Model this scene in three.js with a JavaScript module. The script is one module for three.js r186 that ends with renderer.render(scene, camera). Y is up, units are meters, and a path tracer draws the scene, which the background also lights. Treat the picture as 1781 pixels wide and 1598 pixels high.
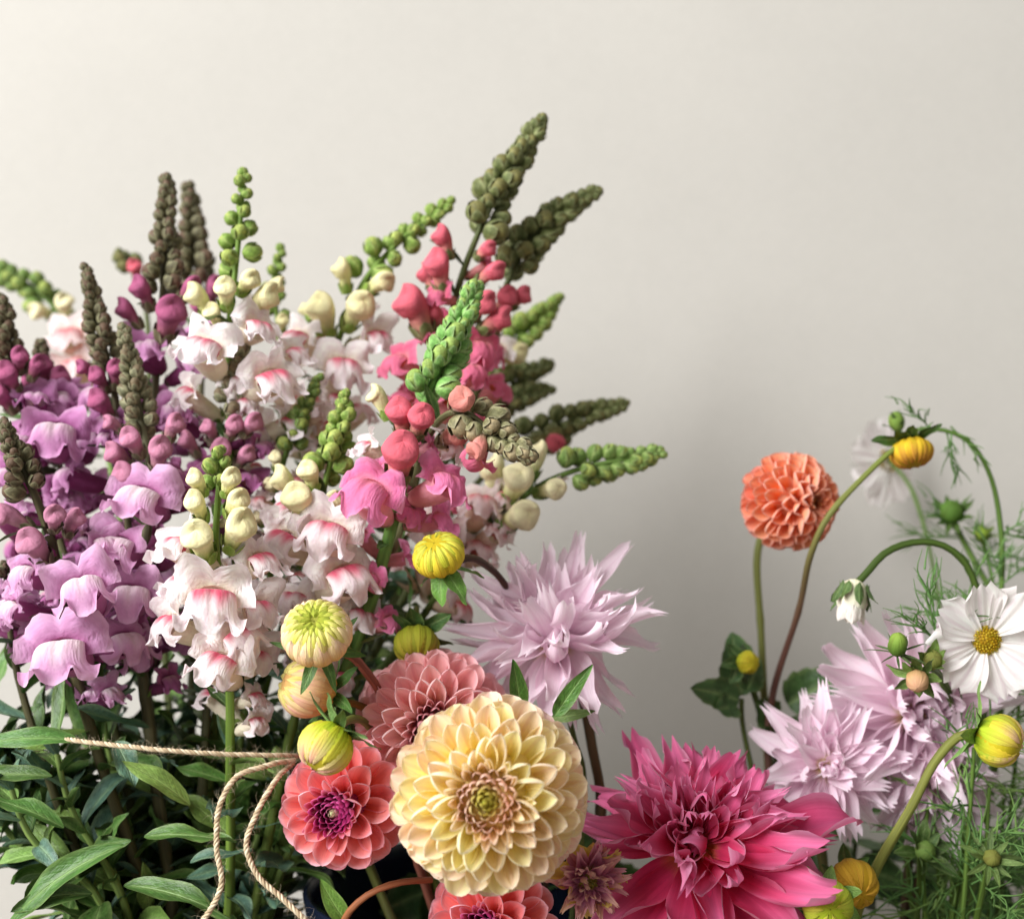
import * as THREE from 'three';
import { mergeGeometries } from 'three/addons/utils/BufferGeometryUtils.js';
import { RectAreaLightUniformsLib } from 'three/addons/lights/RectAreaLightUniformsLib.js';

// ---------- camera, light, exposure ----------
const FOV = 38, PXM = 0.00026, EYE_Y = 0.45;                 // PXM: metres per photo pixel on the plane z = 0
const D = 799 * PXM / Math.tan(FOV / 2 * Math.PI / 180);     // distance of the camera from that plane
const WALL_Z = -0.24;
const scene = new THREE.Scene();
const camera = new THREE.PerspectiveCamera(FOV, 1781 / 1598, 0.02, 20);
camera.position.set(0, EYE_Y, D);
camera.lookAt(0, EYE_Y, 0);
camera.focus = D - 0.075;
camera.userData.fStop = 6;
scene.background = new THREE.Color(0.335, 0.322, 0.298);       // the dim light of the room
const renderer = new THREE.WebGLRenderer({ antialias: true });
renderer.toneMapping = THREE.LinearToneMapping;
renderer.toneMappingExposure = 1.08;
renderer.shadowMap.enabled = true;
RectAreaLightUniformsLib.init();
const daylight = new THREE.RectAreaLight(new THREE.Color(0.99, 0.99, 1.0), 14.5, 2.0, 2.0);
daylight.position.set(-1.95, 1.75, 1.6);
daylight.lookAt(-0.05, 0.44, -0.02);
scene.add(daylight);

// ---------- helpers ----------
const V = (x, y, z) => new THREE.Vector3(x, y, z);
const P = (x, y, z = 0) => { const s = (D - z) / D * PXM; return V((x - 890.5) * s, EYE_Y + (799 - y) * s, z); };
const S = (px, z = 0) => px * PXM * (D - z) / D;
const toPx = (p) => { const s = (D - p.z) / D * PXM; return [p.x / s + 890.5, 799 - (p.y - EYE_Y) / s]; };
const clamp = (x, a = 0, b = 1) => Math.min(b, Math.max(a, x));
const lerp = (a, b, t) => a + (b - a) * t;
const sstep = (a, b, x) => { const t = clamp((x - a) / (b - a)); return t * t * (3 - 2 * t); };
function rngOf(seed) { let a = seed >>> 0; return () => { a = (a + 0x6D2B79F5) | 0; let t = Math.imul(a ^ (a >>> 15), 1 | a); t = (t + Math.imul(t ^ (t >>> 7), 61 | t)) ^ t; return ((t ^ (t >>> 14)) >>> 0) / 4294967296; }; }
let rnd = rngOf(7);
const rr = (a, b) => a + (b - a) * rnd();
const cc = {};
const C = (hex) => cc[hex] ?? (cc[hex] = new THREE.Color(hex).toArray());
const mix = (a, b, t) => [lerp(a[0], b[0], t), lerp(a[1], b[1], t), lerp(a[2], b[2], t)];
const vary = (c, k) => { const s = 1 + (rnd() - 0.5) * k; return [c[0] * s * (1 + (rnd() - .5) * k * .4), c[1] * s, c[2] * s * (1 + (rnd() - .5) * k * .4)]; };
// smooth curve through rows of numbers
function cr(rows, t) {
  const n = rows.length - 1, x = clamp(t) * n, i = Math.min(n - 1, Math.floor(x)), f = x - i;
  const a = rows[Math.max(0, i - 1)], b = rows[i], c = rows[i + 1], d = rows[Math.min(n, i + 2)];
  return b.map((_, k) => 0.5 * (2 * b[k] + (c[k] - a[k]) * f + (2 * a[k] - 5 * b[k] + 4 * c[k] - d[k]) * f * f + (3 * b[k] - a[k] - 3 * c[k] + d[k]) * f * f * f));
}
// grid surface: f(u, v) in 0..1 returns [x, y, z, r, g, b]
function grid(nu, nv, f, wrap = false) {
  const pos = [], col = [], uv = [], idx = [];
  for (let j = 0; j <= nv; j++) for (let i = 0; i <= nu; i++) {
    const p = f(i / nu, j / nv);
    pos.push(p[0], p[1], p[2]); col.push(p[3], p[4], p[5]); uv.push(i / nu, j / nv);
  }
  const w = nu + 1;
  for (let j = 0; j < nv; j++) for (let i = 0; i < nu; i++) { const a = j * w + i; idx.push(a, a + 1, a + w + 1, a, a + w + 1, a + w); }
  const g = new THREE.BufferGeometry();
  g.setAttribute('position', new THREE.Float32BufferAttribute(pos, 3));
  g.setAttribute('color', new THREE.Float32BufferAttribute(col, 3));
  g.setAttribute('uv', new THREE.Float32BufferAttribute(uv, 2));
  g.setIndex(idx);
  g.computeVertexNormals();
  if (wrap) { // join the normals along the seam
    const n = g.attributes.normal;
    for (let j = 0; j <= nv; j++) { const a = j * w, b = a + nu; const v = V(n.getX(a) + n.getX(b), n.getY(a) + n.getY(b), n.getZ(a) + n.getZ(b)).normalize(); n.setXYZ(a, v.x, v.y, v.z); n.setXYZ(b, v.x, v.y, v.z); }
  }
  return g;
}
// round tube along points, with radius and colour by position
function tube(curve, nSeg, radius, color, sides = 8, cap = false) {
  const fr = curve.computeFrenetFrames(nSeg, false), pts = curve.getSpacedPoints(nSeg);
  const g = grid(sides, nSeg, (u, v) => {
    const j = Math.round(v * nSeg), a = u * Math.PI * 2, r = radius(v) * (cap && (j === 0 || j === nSeg) ? 0.15 : 1), p = pts[j], N = fr.normals[j], B = fr.binormals[j];
    const c = color(v, a);
    return [p.x + (N.x * Math.cos(a) + B.x * Math.sin(a)) * r, p.y + (N.y * Math.cos(a) + B.y * Math.sin(a)) * r, p.z + (N.z * Math.cos(a) + B.z * Math.sin(a)) * r, ...c];
  }, true);
  return g;
}
// a petal or leaf: root at 0, length along +y, hollow side towards +z
function petalGeo(o) {
  const { L, W, A0 = 0.6, A1 = 0.4, bend = 0, bend0 = 0, twist = 0, nu = 8, nv = 9, prof, len = () => 1, ruffle = 0, rf = 9, ph = 0, side = 0, color, crease = 0 } = o;
  const n = 24, sp = [[0, 0, 0]]; let y = 0, z = 0;
  const ang = (s) => bend0 + (typeof bend === 'function' ? bend(s) : bend * s);
  for (let k = 1; k <= n; k++) { const a = ang((k - .5) / n); y += Math.cos(a) / n; z += Math.sin(a) / n; sp.push([y, z, 0]); }
  return grid(nu, nv, (u0, v00) => {
    const v0 = o.dense ? 1 - Math.pow(1 - v00, o.dense) : v00, u = u0 * 2 - 1, s = v0 * len(u), k = s * n, i = Math.min(n - 1, Math.floor(k)), f = k - i;
    const sy = lerp(sp[i][0], sp[i + 1][0], f) * L, sz = lerp(sp[i][1], sp[i + 1][1], f) * L, a = ang(s);
    const hw = W * prof(v0), A = Math.max(1e-3, lerp(A0, A1, s));
    let x = hw * Math.sin(A * u) / A, w = hw * (1 - Math.cos(A * u)) / A;
    w += ruffle * W * Math.sin(rf * v0 + ph + u * 1.3) * u * Math.abs(u) * sstep(0.1, 0.7, v0);
    w -= crease * hw * Math.exp(-u * u / 0.02);
    const t = twist * s, x2 = x * Math.cos(t) - w * Math.sin(t), w2 = x * Math.sin(t) + w * Math.cos(t);
    return [x2 + side * L * s * s, sy - Math.sin(a) * w2, sz + Math.cos(a) * w2, ...color(u, v0)];
  });
}
// matrix with y along ydir and z as near zh as can be
function basisY(pos, ydir, zh) {
  const y = ydir.clone().normalize(); let x = V().crossVectors(y, zh);
  if (x.lengthSq() < 1e-8) x = V().crossVectors(y, V(0.3, 0.2, 1)); x.normalize();
  return new THREE.Matrix4().makeBasis(x, y, V().crossVectors(x, y)).setPosition(pos);
}
function basisZ(pos, zdir, yh, scale = 1) {
  const z = zdir.clone().normalize(), x = V().crossVectors(yh, z).normalize(), y = V().crossVectors(z, x);
  return new THREE.Matrix4().makeBasis(x.multiplyScalar(scale), y.multiplyScalar(scale), z.multiplyScalar(scale)).setPosition(pos);
}
const used = {};
const numbered = (n) => { const k = used[n] ?? 0; used[n] = k + 1; return k ? n + '_' + String(k).padStart(3, '0') : n; };
function thing(name, label, category, base, group) {
  const o = new THREE.Group(); o.name = numbered(name); o.position.copy(base); o.userData = { label, category };
  if (group) o.userData.group = group;
  scene.add(o); return o;
}
// a part placed by a world matrix (parents of parts are only shifted, never turned, except flower groups, which pass local matrices)
function part(name, geo, mat, parent, world) {
  const m = new THREE.Mesh(geo, mat); m.name = name; m.castShadow = m.receiveShadow = true;
  if (world) { m.applyMatrix4(world); m.position.sub(parent.position); } else if (parent) m.position.copy(parent.position).negate();
  parent.add(m); return m;
}
function local(name, geo, mat, parent) { const m = new THREE.Mesh(geo, mat); m.name = name; m.castShadow = m.receiveShadow = true; parent.add(m); return m; }
const curveOf = (pts) => new THREE.CatmullRomCurve3(pts.map((p) => p.isVector3 ? p : P(...p)), false, 'centripetal');

// ---------- textures ----------
function noise2(w, h, seed, oct) { // tiling value noise, 0..1; oct: [cellsX, cellsY, weight]
  const out = new Float32Array(w * h); let tot = 0; const r = rngOf(seed);
  for (const [cx, cy, k] of oct) {
    tot += k; const g = Float32Array.from({ length: cx * cy }, () => r());
    for (let y = 0; y < h; y++) for (let x = 0; x < w; x++) {
      const fx = x / w * cx, fy = y / h * cy, i = Math.floor(fx), j = Math.floor(fy), a = sstep(0, 1, fx - i), b = sstep(0, 1, fy - j), i1 = (i + 1) % cx, j1 = (j + 1) % cy;
      out[y * w + x] += k * lerp(lerp(g[j * cx + i], g[j * cx + i1], a), lerp(g[j1 * cx + i], g[j1 * cx + i1], a), b);
    }
  }
  return out.map((x) => x / tot);
}
function texture(w, h, f, srgb) {
  const d = new Uint8Array(w * h * 4);
  for (let i = 0; i < w * h; i++) { const c = f(i); d[i * 4] = c[0] * 255; d[i * 4 + 1] = c[1] * 255; d[i * 4 + 2] = c[2] * 255; d[i * 4 + 3] = 255; }
  const t = new THREE.DataTexture(d, w, h); t.wrapS = t.wrapT = THREE.RepeatWrapping; t.magFilter = THREE.LinearFilter; t.minFilter = THREE.LinearFilter;
  if (srgb) t.colorSpace = THREE.SRGBColorSpace; t.needsUpdate = true; return t;
}
const vein = noise2(128, 256, 3, [[16, 2, 1], [34, 3, 1], [64, 5, .7], [24, 60, .25]]);
const veinColor = texture(128, 256, (i) => { const k = clamp(0.955 + (vein[i] - .5) * 0.2, 0, 1); return [k + (1 - k) * .5, k, k + (1 - k) * .3]; }, true);
const veinBump = texture(128, 256, (i) => [vein[i], vein[i], vein[i]]);
const blot = noise2(128, 128, 5, [[5, 5, 1], [13, 13, .8], [40, 40, .6]]);
const blotColor = texture(128, 128, (i) => { const k = clamp(.86 + (blot[i] - .5) * .5, 0, 1); return [k, k, k * .97]; }, true);
const softColor = texture(128, 128, (i) => { const k = clamp(.96 + (blot[i] - .5) * .16, 0, 1); return [k + (1 - k) * .4, k, k + (1 - k) * .2]; }, true);
const blotBump = texture(128, 128, (i) => [blot[i], blot[i], blot[i]]);
const crinkle = noise2(128, 128, 8, [[7, 5, 1], [22, 10, .8], [46, 16, .5], [60, 60, .25]]);
const crinkleBump = texture(128, 128, (i) => [crinkle[i], crinkle[i], crinkle[i]]);
const leafN = noise2(128, 256, 9, [[6, 10, 1], [20, 30, 1], [50, 80, .6]]);
const leafVein = new Float32Array(128 * 256).map((_, i) => { // side veins slanting from the midrib
  const u = (i % 128) / 64 - 1, v = Math.floor(i / 128) / 256, s = (v * 9 - Math.abs(u) * 2.2 + 20) % 1;
  return clamp(.35 * Math.exp(-Math.pow((s - .5) * 9, 2)) * (1 - Math.abs(u) * .5) + Math.exp(-u * u * 500) * 1.4);
});
const leafColor = texture(128, 256, (i) => { const k = clamp(.84 + (leafN[i] - .5) * .4 + leafVein[i] * .14, 0, 1); return [k, k, k * .96]; }, true);
const leafBump = texture(128, 256, (i) => { const k = clamp(.6 + (leafN[i] - .5) * .5 - leafVein[i] * .4); return [k, k, k]; });
const wallN = noise2(512, 512, 21, [[3, 3, 1], [9, 9, .6], [40, 40, .4], [150, 150, .5], [256, 256, .5]]);
const wallColor = texture(512, 512, (i) => { const k = .97 + (wallN[i] - .5) * .05; return [k, k, k]; }, true);
const wallBump = texture(512, 512, (i) => [wallN[i], wallN[i], wallN[i]]);

// ---------- materials ----------
const std = (o) => new THREE.MeshPhysicalMaterial({ side: THREE.DoubleSide, ...o });
const M = {
  petal: std({ vertexColors: true, map: veinColor, bumpMap: veinBump, bumpScale: 0.00014, roughness: 1, specularIntensity: 0.3, transmission: 0.42, thickness: 0 }),
  softPetal: std({ vertexColors: true, map: softColor, bumpMap: crinkleBump, bumpScale: 0.0007, roughness: 1, specularIntensity: 0.3, transmission: 0.36, thickness: 0 }),
  bud: std({ vertexColors: true, map: blotColor, bumpMap: blotBump, bumpScale: 0.0003, roughness: 0.62, specularIntensity: 0.5, sheen: 0.35, sheenColor: new THREE.Color(.75, .75, .6), sheenRoughness: 0.5 }),
  fleshBud: std({ vertexColors: true, map: veinColor, bumpMap: veinBump, bumpScale: 0.0004, roughness: 0.72, specularIntensity: 0.35 }),
  hotBud: std({ vertexColors: true, map: softColor, bumpMap: crinkleBump, bumpScale: 0.0006, roughness: 0.8, specularIntensity: 0.3, sheen: 0.3, sheenColor: new THREE.Color(.8, .6, .7), sheenRoughness: 0.5 }),
  leaf: std({ vertexColors: true, map: leafColor, bumpMap: leafBump, bumpScale: 0.0006, roughness: 0.42, specularIntensity: 0.6 }),
  softLeaf: std({ vertexColors: true, map: leafColor, bumpMap: leafBump, bumpScale: 0.0004, roughness: 0.95, specularIntensity: 0.5, transmission: 0.25, thickness: 0 }),
  stem: std({ vertexColors: true, map: blotColor, bumpMap: blotBump, bumpScale: 0.0003, roughness: 0.55, specularIntensity: 0.45 }),
  thread: std({ vertexColors: true, roughness: 0.6, specularIntensity: 0.4 }),
  twine: std({ vertexColors: true, roughness: 0.95, specularIntensity: 0.2 }),
  wall: std({ color: new THREE.Color(0.515, 0.495, 0.452), map: wallColor, bumpMap: wallBump, bumpScale: 0.00012, roughness: 0.85, specularIntensity: 0.3 }),
  table: std({ color: new THREE.Color(0.30, 0.24, 0.18), map: blotColor, roughness: 0.6 }),
  navy: std({ color: new THREE.Color(0.008, 0.012, 0.028), roughness: 0.22, bumpMap: blotBump, bumpScale: 0.0004 }),
  zinc: std({ color: new THREE.Color(0.36, 0.38, 0.40), metalness: 0.8, roughness: 0.45, map: blotColor }),
  frame: std({ color: new THREE.Color(0.78, 0.77, 0.74), roughness: 0.5 }),
  pane: std({ color: 0x000000, emissive: new THREE.Color(1, 0.98, 0.95), emissiveIntensity: 0.6, roughness: 0.3 }),
};

// ---------- the setting ----------
function structure(name, geo, mat, pos) { const m = new THREE.Mesh(geo, mat); m.name = name; m.position.copy(pos); m.userData.kind = 'structure'; m.castShadow = m.receiveShadow = true; scene.add(m); return m; }
function metreUv(g, s) { const p = g.attributes.position, n = g.attributes.normal, u = g.attributes.uv; for (let i = 0; i < p.count; i++) { const x = p.getX(i), y = p.getY(i), z = p.getZ(i); Math.abs(n.getZ(i)) > .5 ? u.setXY(i, x / s, y / s) : Math.abs(n.getX(i)) > .5 ? u.setXY(i, z / s, y / s) : u.setXY(i, x / s, z / s); } return g; }
structure('wall', metreUv(new THREE.BoxGeometry(3.2, 2.6, 0.05), 0.5), M.wall, V(0.1, 0.9, WALL_Z - 0.025));
structure('table_top', metreUv(new THREE.BoxGeometry(1.7, 0.03, 0.62), 0.3), M.table, V(0.05, -0.015, 0.075));
{ // the window that the daylight comes through, beyond the frame on the sunny side
  const w = new THREE.Group(); w.name = 'window'; w.position.set(-1.972, 1.765, 1.619); w.lookAt(-0.05, 0.44, -0.02); w.userData = { kind: 'structure', label: 'bright window with white frame beside the table', category: 'window' }; scene.add(w);
  local('pane', new THREE.BoxGeometry(2.0, 2.0, 0.006), M.pane, w);
  for (const [x, y, a, b] of [[0, 1.025, 2.1, .05], [0, -1.025, 2.1, .05], [1.025, 0, .05, 2.0], [-1.025, 0, .05, 2.0]]) { const f = local('window_frame', new THREE.BoxGeometry(a, b, 0.04), M.frame, w); f.position.set(x, y, 0); }
}


// ---------- plant builders ----------
const UP = V(0, 1, 0), TOCAM = V(0, 0, 1), GOLD = Math.PI * (3 - Math.sqrt(5));
const smoothLeaf = (v) => Math.pow(Math.sin(Math.PI * Math.pow(clamp(v, 0.004, 0.996), 0.78)), 0.8) + 0.015;
const ovateLeaf = (v) => Math.pow(Math.sin(Math.PI * Math.pow(clamp(v, 0.004, 0.996), 0.62)), 0.7) + 0.015;
const toothLeaf = (v) => ovateLeaf(v) * (0.9 + 0.14 * (((v * 5.2) % 1)));
const GREEN = { dark: '#4a6c34', mid: '#58823e', blue: '#64897a', light: '#84a858', lime: '#8fae4e', olive: '#4a4f25' };
function leafGeo(L, W, o = {}) {
  const base = vary(C(o.col ?? GREEN.dark), 0.35), rib = mix(base, C('#b9cf8f'), 0.22), under = base;
  return petalGeo({ L, W, A0: o.fold ?? rr(.5, 1.1), A1: o.fold1 ?? rr(.1, .5), bend: o.bend ?? rr(-1.3, .3), bend0: o.bend0 ?? rr(-.1, .35), twist: o.twist ?? rr(-.9, .9), nu: o.nu ?? 6, nv: o.nv ?? 12, prof: o.prof ?? smoothLeaf, ruffle: o.ruffle ?? .18, rf: rr(7, 13), ph: rr(0, 6), side: rr(-.12, .12), crease: .05,
    color: (u, v) => mix(mix(under, rib, Math.exp(-u * u / .012)), C('#a9b77a'), .25 * Math.pow(Math.abs(u), 8)) });
}
const addLeaf = (parent, name, pos, dir, face, L, W, o = {}) => part(name, leafGeo(L, W, o), o.mat ?? M.leaf, parent, basisY(pos, dir, face));
function addStem(parent, curve, r0, r1, c0, c1, o2, n = 40, pw = 1, sides = 9) {
  n = Math.max(n, Math.ceil(curve.getLength() / .005));
  const a = C(c0), b = C(c1), ph = rr(0, 6);
  return part('stem', tube(curve, n, (v) => lerp(r0, r1, Math.pow(v, pw)) * (1 + .05 * Math.sin(v * 31 + ph) + .16 * Math.exp(-Math.pow((((v * 7 + ph) % 1) - .5) / .05, 2))), (v, an) => { const k = .9 + .12 * Math.sin(an * 2 + ph + v * 9) + .06 * Math.sin(v * 47 + an * 3); return mix(a, b, sstep(0, o2 ?? 1, v)).map((x) => x * k); }, sides), M.stem, parent);
}

// --- buds of snapdragons: root at 0, along +y, radius 1 ---
const budProfile = [[.3], [.72], [.96], [1], [.9], [.62], [.02]];
const roundEnd = (v, f) => v > .86 ? f(.86) * Math.sqrt(Math.max(0, 1 - Math.pow((v - .86) / .14, 2))) * 1 + 0 : f(v);
function budGeo(core, sep, rim, cover, long = 2.45) {
  const r0 = (v) => cr(budProfile, v)[0], r = (v) => v > .72 ? r0(.72) * Math.sqrt(Math.max(0, 1 - Math.pow((v - .72) / .28, 2))) : r0(v), parts = [], ph = rr(0, 6), c0 = C(core), s0 = C(sep), e0 = C(rim), dv = (v) => 1 - Math.pow(1 - v, 1.6);
  parts.push(grid(10, 9, (u, v00) => { const v = dv(v00), a = u * Math.PI * 2, cre = Math.exp(-Math.pow((((a - ph - v * 1.4) / Math.PI + 8) % 1 - .5) / .09, 2)), q = r(v) * (1 - .1 * cre); return [Math.cos(a) * q, v * long, Math.sin(a) * q, ...mix(c0, c0.map((x) => x * .7), cre * .5)]; }, true));
  for (let k = 0; k < 5; k++) {
    const az = k * 1.2566 + ph, cv = cover * rr(.92, 1.14), ww = rr(.6, .76), col = vary(s0, .25);
    parts.push(grid(4, 7, (u0, v0) => { const u = u0 * 2 - 1, v = Math.min(.97, v0 * cv), w = ww * Math.pow(Math.max(0, 1 - Math.pow(v0, 2.6)), .6) + .015, a = az + u * w, q = r(v) * (1.14 - .08 * u * u * (1 - v0) + .14 * v0 * v0) + .05; return [Math.cos(a) * q, v * long - .02, Math.sin(a) * q, ...mix(col, e0, clamp(Math.pow(Math.abs(u), 3) * .9 + Math.pow(v0, 6) * .6))]; }));
  }
  return mergeGeometries(parts);
}
const hoodProfile = [[.46], [.6], [.66], [.76], [.9], [1], [1]];
function flowerBudGeo(c, cBase, sep, rim) { // a bud that shows its petal colour, hooded at the tip
  const r = (v) => v > .74 ? cr(hoodProfile, .92)[0] * Math.pow(Math.max(0, 1 - Math.pow((v - .74) / .26, 2.2)), .5) : cr(hoodProfile, v * 1.24)[0], ph = rr(0, 6), a0 = C(c), b0 = C(cBase), parts = [], lean = rr(.15, .5), sq = rr(-.1, .1);
  parts.push(grid(18, 20, (u, v00) => {
    const v = 1 - Math.pow(1 - v00, 1.5), a = u * Math.PI * 2, front = Math.sin(a), fw = sstep(-.5, .6, front);
    const seam = Math.exp(-Math.pow((v - .62 + .12 * front + sq) / .05, 2)) * fw, mid = Math.exp(-Math.pow(Math.cos(a + .5 * sq) / .13, 2)) * sstep(0, .5, front) * sstep(.45, .75, v), fold = Math.sin(a * 4 + ph + v * 5) * .025;
    const over = fw * sstep(.60 - .12 * front - sq, .66 - .12 * front - sq, v), q = r(v) * (.88 + .17 * over - .10 * seam - .22 * mid + fold) * (1 + .14 * front * sstep(.4, .8, v));
    return [Math.cos(a) * q * 1.02, v * 2.9 - .4 * fw * sstep(.55, 1, v) - .12 * over, Math.sin(a) * q + lean * v * v, ...mix(b0, a0, sstep(.1, .6, v)).map((x, ci) => (x + (ci === 1 ? .02 : .03) * (1 - over) * fw) * (1 + .1 * Math.sin(a * 5 + ph) + .08 * Math.sin(v * 11 + a * 2)))];
  }, true));
  for (let k = 0; k < 5; k++) {
    const az = k * 1.2566 + ph, s = vary(C(sep), .2), e = C(rim);
    parts.push(grid(4, 5, (u0, v0) => { const u = u0 * 2 - 1, v = v0 * .32, w = .62 * Math.sqrt(Math.max(0, 1 - v0 * v0)) + .03, a = az + u * w, q = r(v) * 1.1 + .05 + .06 * v0; return [Math.cos(a) * q, v * 2.9 - .05, Math.sin(a) * q + lean * v * v, ...mix(s, e, Math.pow(Math.abs(u), 3) * .7)]; }));
  }
  return mergeGeometries(parts);
}
// --- open snapdragon flower: mouth at 0, facing +z, half width 1 ---
const lipRows = [[.05, -.25, .34], [.30, .02, .46], [.36, .34, .54], [.16, .62, .60], [-.18, .74, .64], [-.5, .70, .70], [-.74, .62, .76], [-.92, .66, .74]];
function flowerGeos(k) {
  const ph = rr(0, 6), ph2 = rr(0, 6), j = () => rr(.8, 1.15), lobe = [j(), j()], ll = [j(), j(), j()], asym = rr(-.25, .25), psi0 = rr(.75, 1.15), psi1 = rr(.5, 1.5), flare = rr(.5, 1.3), chin = rr(.85, 1.1), curl = rr(-.25, .35);
  const up = C(k.up), upB = C(k.upBase), ed = C(k.edge), lo = C(k.low), pal = C(k.palate), th = C(k.throat);
  const upper = grid(24, 12, (u, v) => {
    const a = lerp(-.22, Math.PI + .22, u), w = Math.cos(a), lb = lerp(lobe[1], lobe[0], sstep(-.25, .25, w));
    const len = .9 * lb * (.86 + .2 * Math.cos(Math.PI * 2 * (Math.abs(w) - .52)) - .2 * Math.exp(-w * w / .008)) * (1 + .06 * Math.sin(a * 6 + ph) + .035 * Math.sin(a * 14 + ph2));
    const rx = w * .95 + asym * .3 + .18 * Math.sign(w) * sstep(0, .4, Math.abs(w)), ry = Math.max(Math.sin(a), -.1) * 1.0 + .2, n = Math.hypot(rx, ry), p1 = psi1 + .5 * Math.sin(a * 3 + ph2), Is = (Math.cos(psi0) - Math.cos(psi0 + p1 * v)) / p1, Ic = (Math.sin(psi0 + p1 * v) - Math.sin(psi0)) / p1;
    const z = len * Ic + v * v * (.22 * Math.sin(a * 3.3 + ph) + .14 * Math.sin(a * 7 + ph2) + .05 * Math.sin(a * 15 + ph)) + .03 * v * Math.sin(a * 11 + ph2 + v * 3);
    return [w * .54 + len * Is * rx / n, .40 * Math.sin(a) + .02 + len * Is * ry / n + .06 * v * Math.sin(a * 5 + ph2), z, ...((c, vn) => [c[0] * (vn * .5 + .5), c[1] * vn, c[2] * (vn * .6 + .4)])(mix(mix(upB, up, sstep(0, .5, v)), ed, sstep(.5, 1, v) * .75), 1 - .1 * Math.pow(.5 + .5 * Math.sin(a * 15 + ph2), 3))];
  });
  const lower = grid(24, 20, (u0, v) => {
    const u = u0 * 2 - 1, [y0, z0, hw] = cr(lipRows, v), t = sstep(.52, 1, v), au = Math.abs(u), i = u < -.36 ? 0 : u > .36 ? 2 : 1;
    const side = sstep(.3, .44, au), ext0 = lerp(ll[1], u < 0 ? ll[0] : ll[2], side), cut = Math.exp(-Math.pow((au - .37) / .075, 2)), round = Math.pow(Math.abs(i === 1 ? u / .37 : (au - .68) / .32), 2.2);
    const groove = .13 * Math.exp(-u * u / .012) * (1 - sstep(.4, .62, v)), ext = (ext0 - 1) * .6 - cut * .26 - round * (i === 1 ? .16 : .34);
    const x = hw * Math.sin(u * 1.45) / Math.sin(1.45) * (1 + .22 * t * au * flare), z = z0 * chin - (.62 - .2 * t) * hw * u * u * (1 - t * .4) - groove - t * .22 * au * flare + t * t * (curl + .18 * Math.sin(u * 7 + ph) + .10 * Math.sin(u * 13 + ph2) + .04 * Math.sin(u * 25 + ph));
    const y = y0 - .1 * u * u * (1 - t) + .28 * t * au * (1 - .25 * flare) - ext * t;
    const yel = sstep(.30, .10, v) * Math.exp(-u * u / .2), pz = (1 - sstep(k.pz0, k.pz1, v + .12 * u * u + .05 * Math.sin(u * 9 + ph))) * (1 - .3 * sstep(.7, 1, au)), str = .12 * Math.sin(u * 26 + ph) * (1 - sstep(.3, .6, v));
    let c = mix(lo, ed, sstep(.75, 1, v) * .65); c = mix(c, pal, clamp(pz * (1 + str))); c = mix(c, th, yel * k.yel); const vn = 1 - .09 * Math.pow(.5 + .5 * Math.sin(u * (22 + 6 * t) + ph + v * 2), 3) * sstep(.2, .5, v);
    return [x, y, z, c[0] * (vn * .5 + .5), c[1] * vn, c[2] * (vn * .6 + .4)];
  });
  const tubeG = grid(16, 6, (u, v) => { const a = u * Math.PI * 2, r = lerp(.30, .54, Math.pow(v, .8)) + .06 * Math.sin(v * 3.1); return [Math.cos(a) * r, Math.sin(a) * r * .86 - .06 * Math.sin(v * 3.1), v * 1.06 - 1, ...mix(C(k.tube), upB, v * .7)]; }, true);
  const cal = [];
  for (let q = 0; q < 5; q++) { const az = q * 1.2566 + ph, s = vary(C(k.sepal), .25); cal.push(grid(4, 4, (u0, v) => { const u = u0 * 2 - 1, w = .55 * Math.sqrt(Math.max(0, 1 - v * v)) + .03, a = az + u * w, r = .24 + .2 * v; return [Math.cos(a) * r, Math.sin(a) * r, -.08 + .5 * v, ...mix(s, C('#9aa070'), Math.pow(Math.abs(u), 3) * .6)]; })); }
  return { upper, lower, tube: tubeG, calyx: mergeGeometries(cal) };
}
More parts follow.
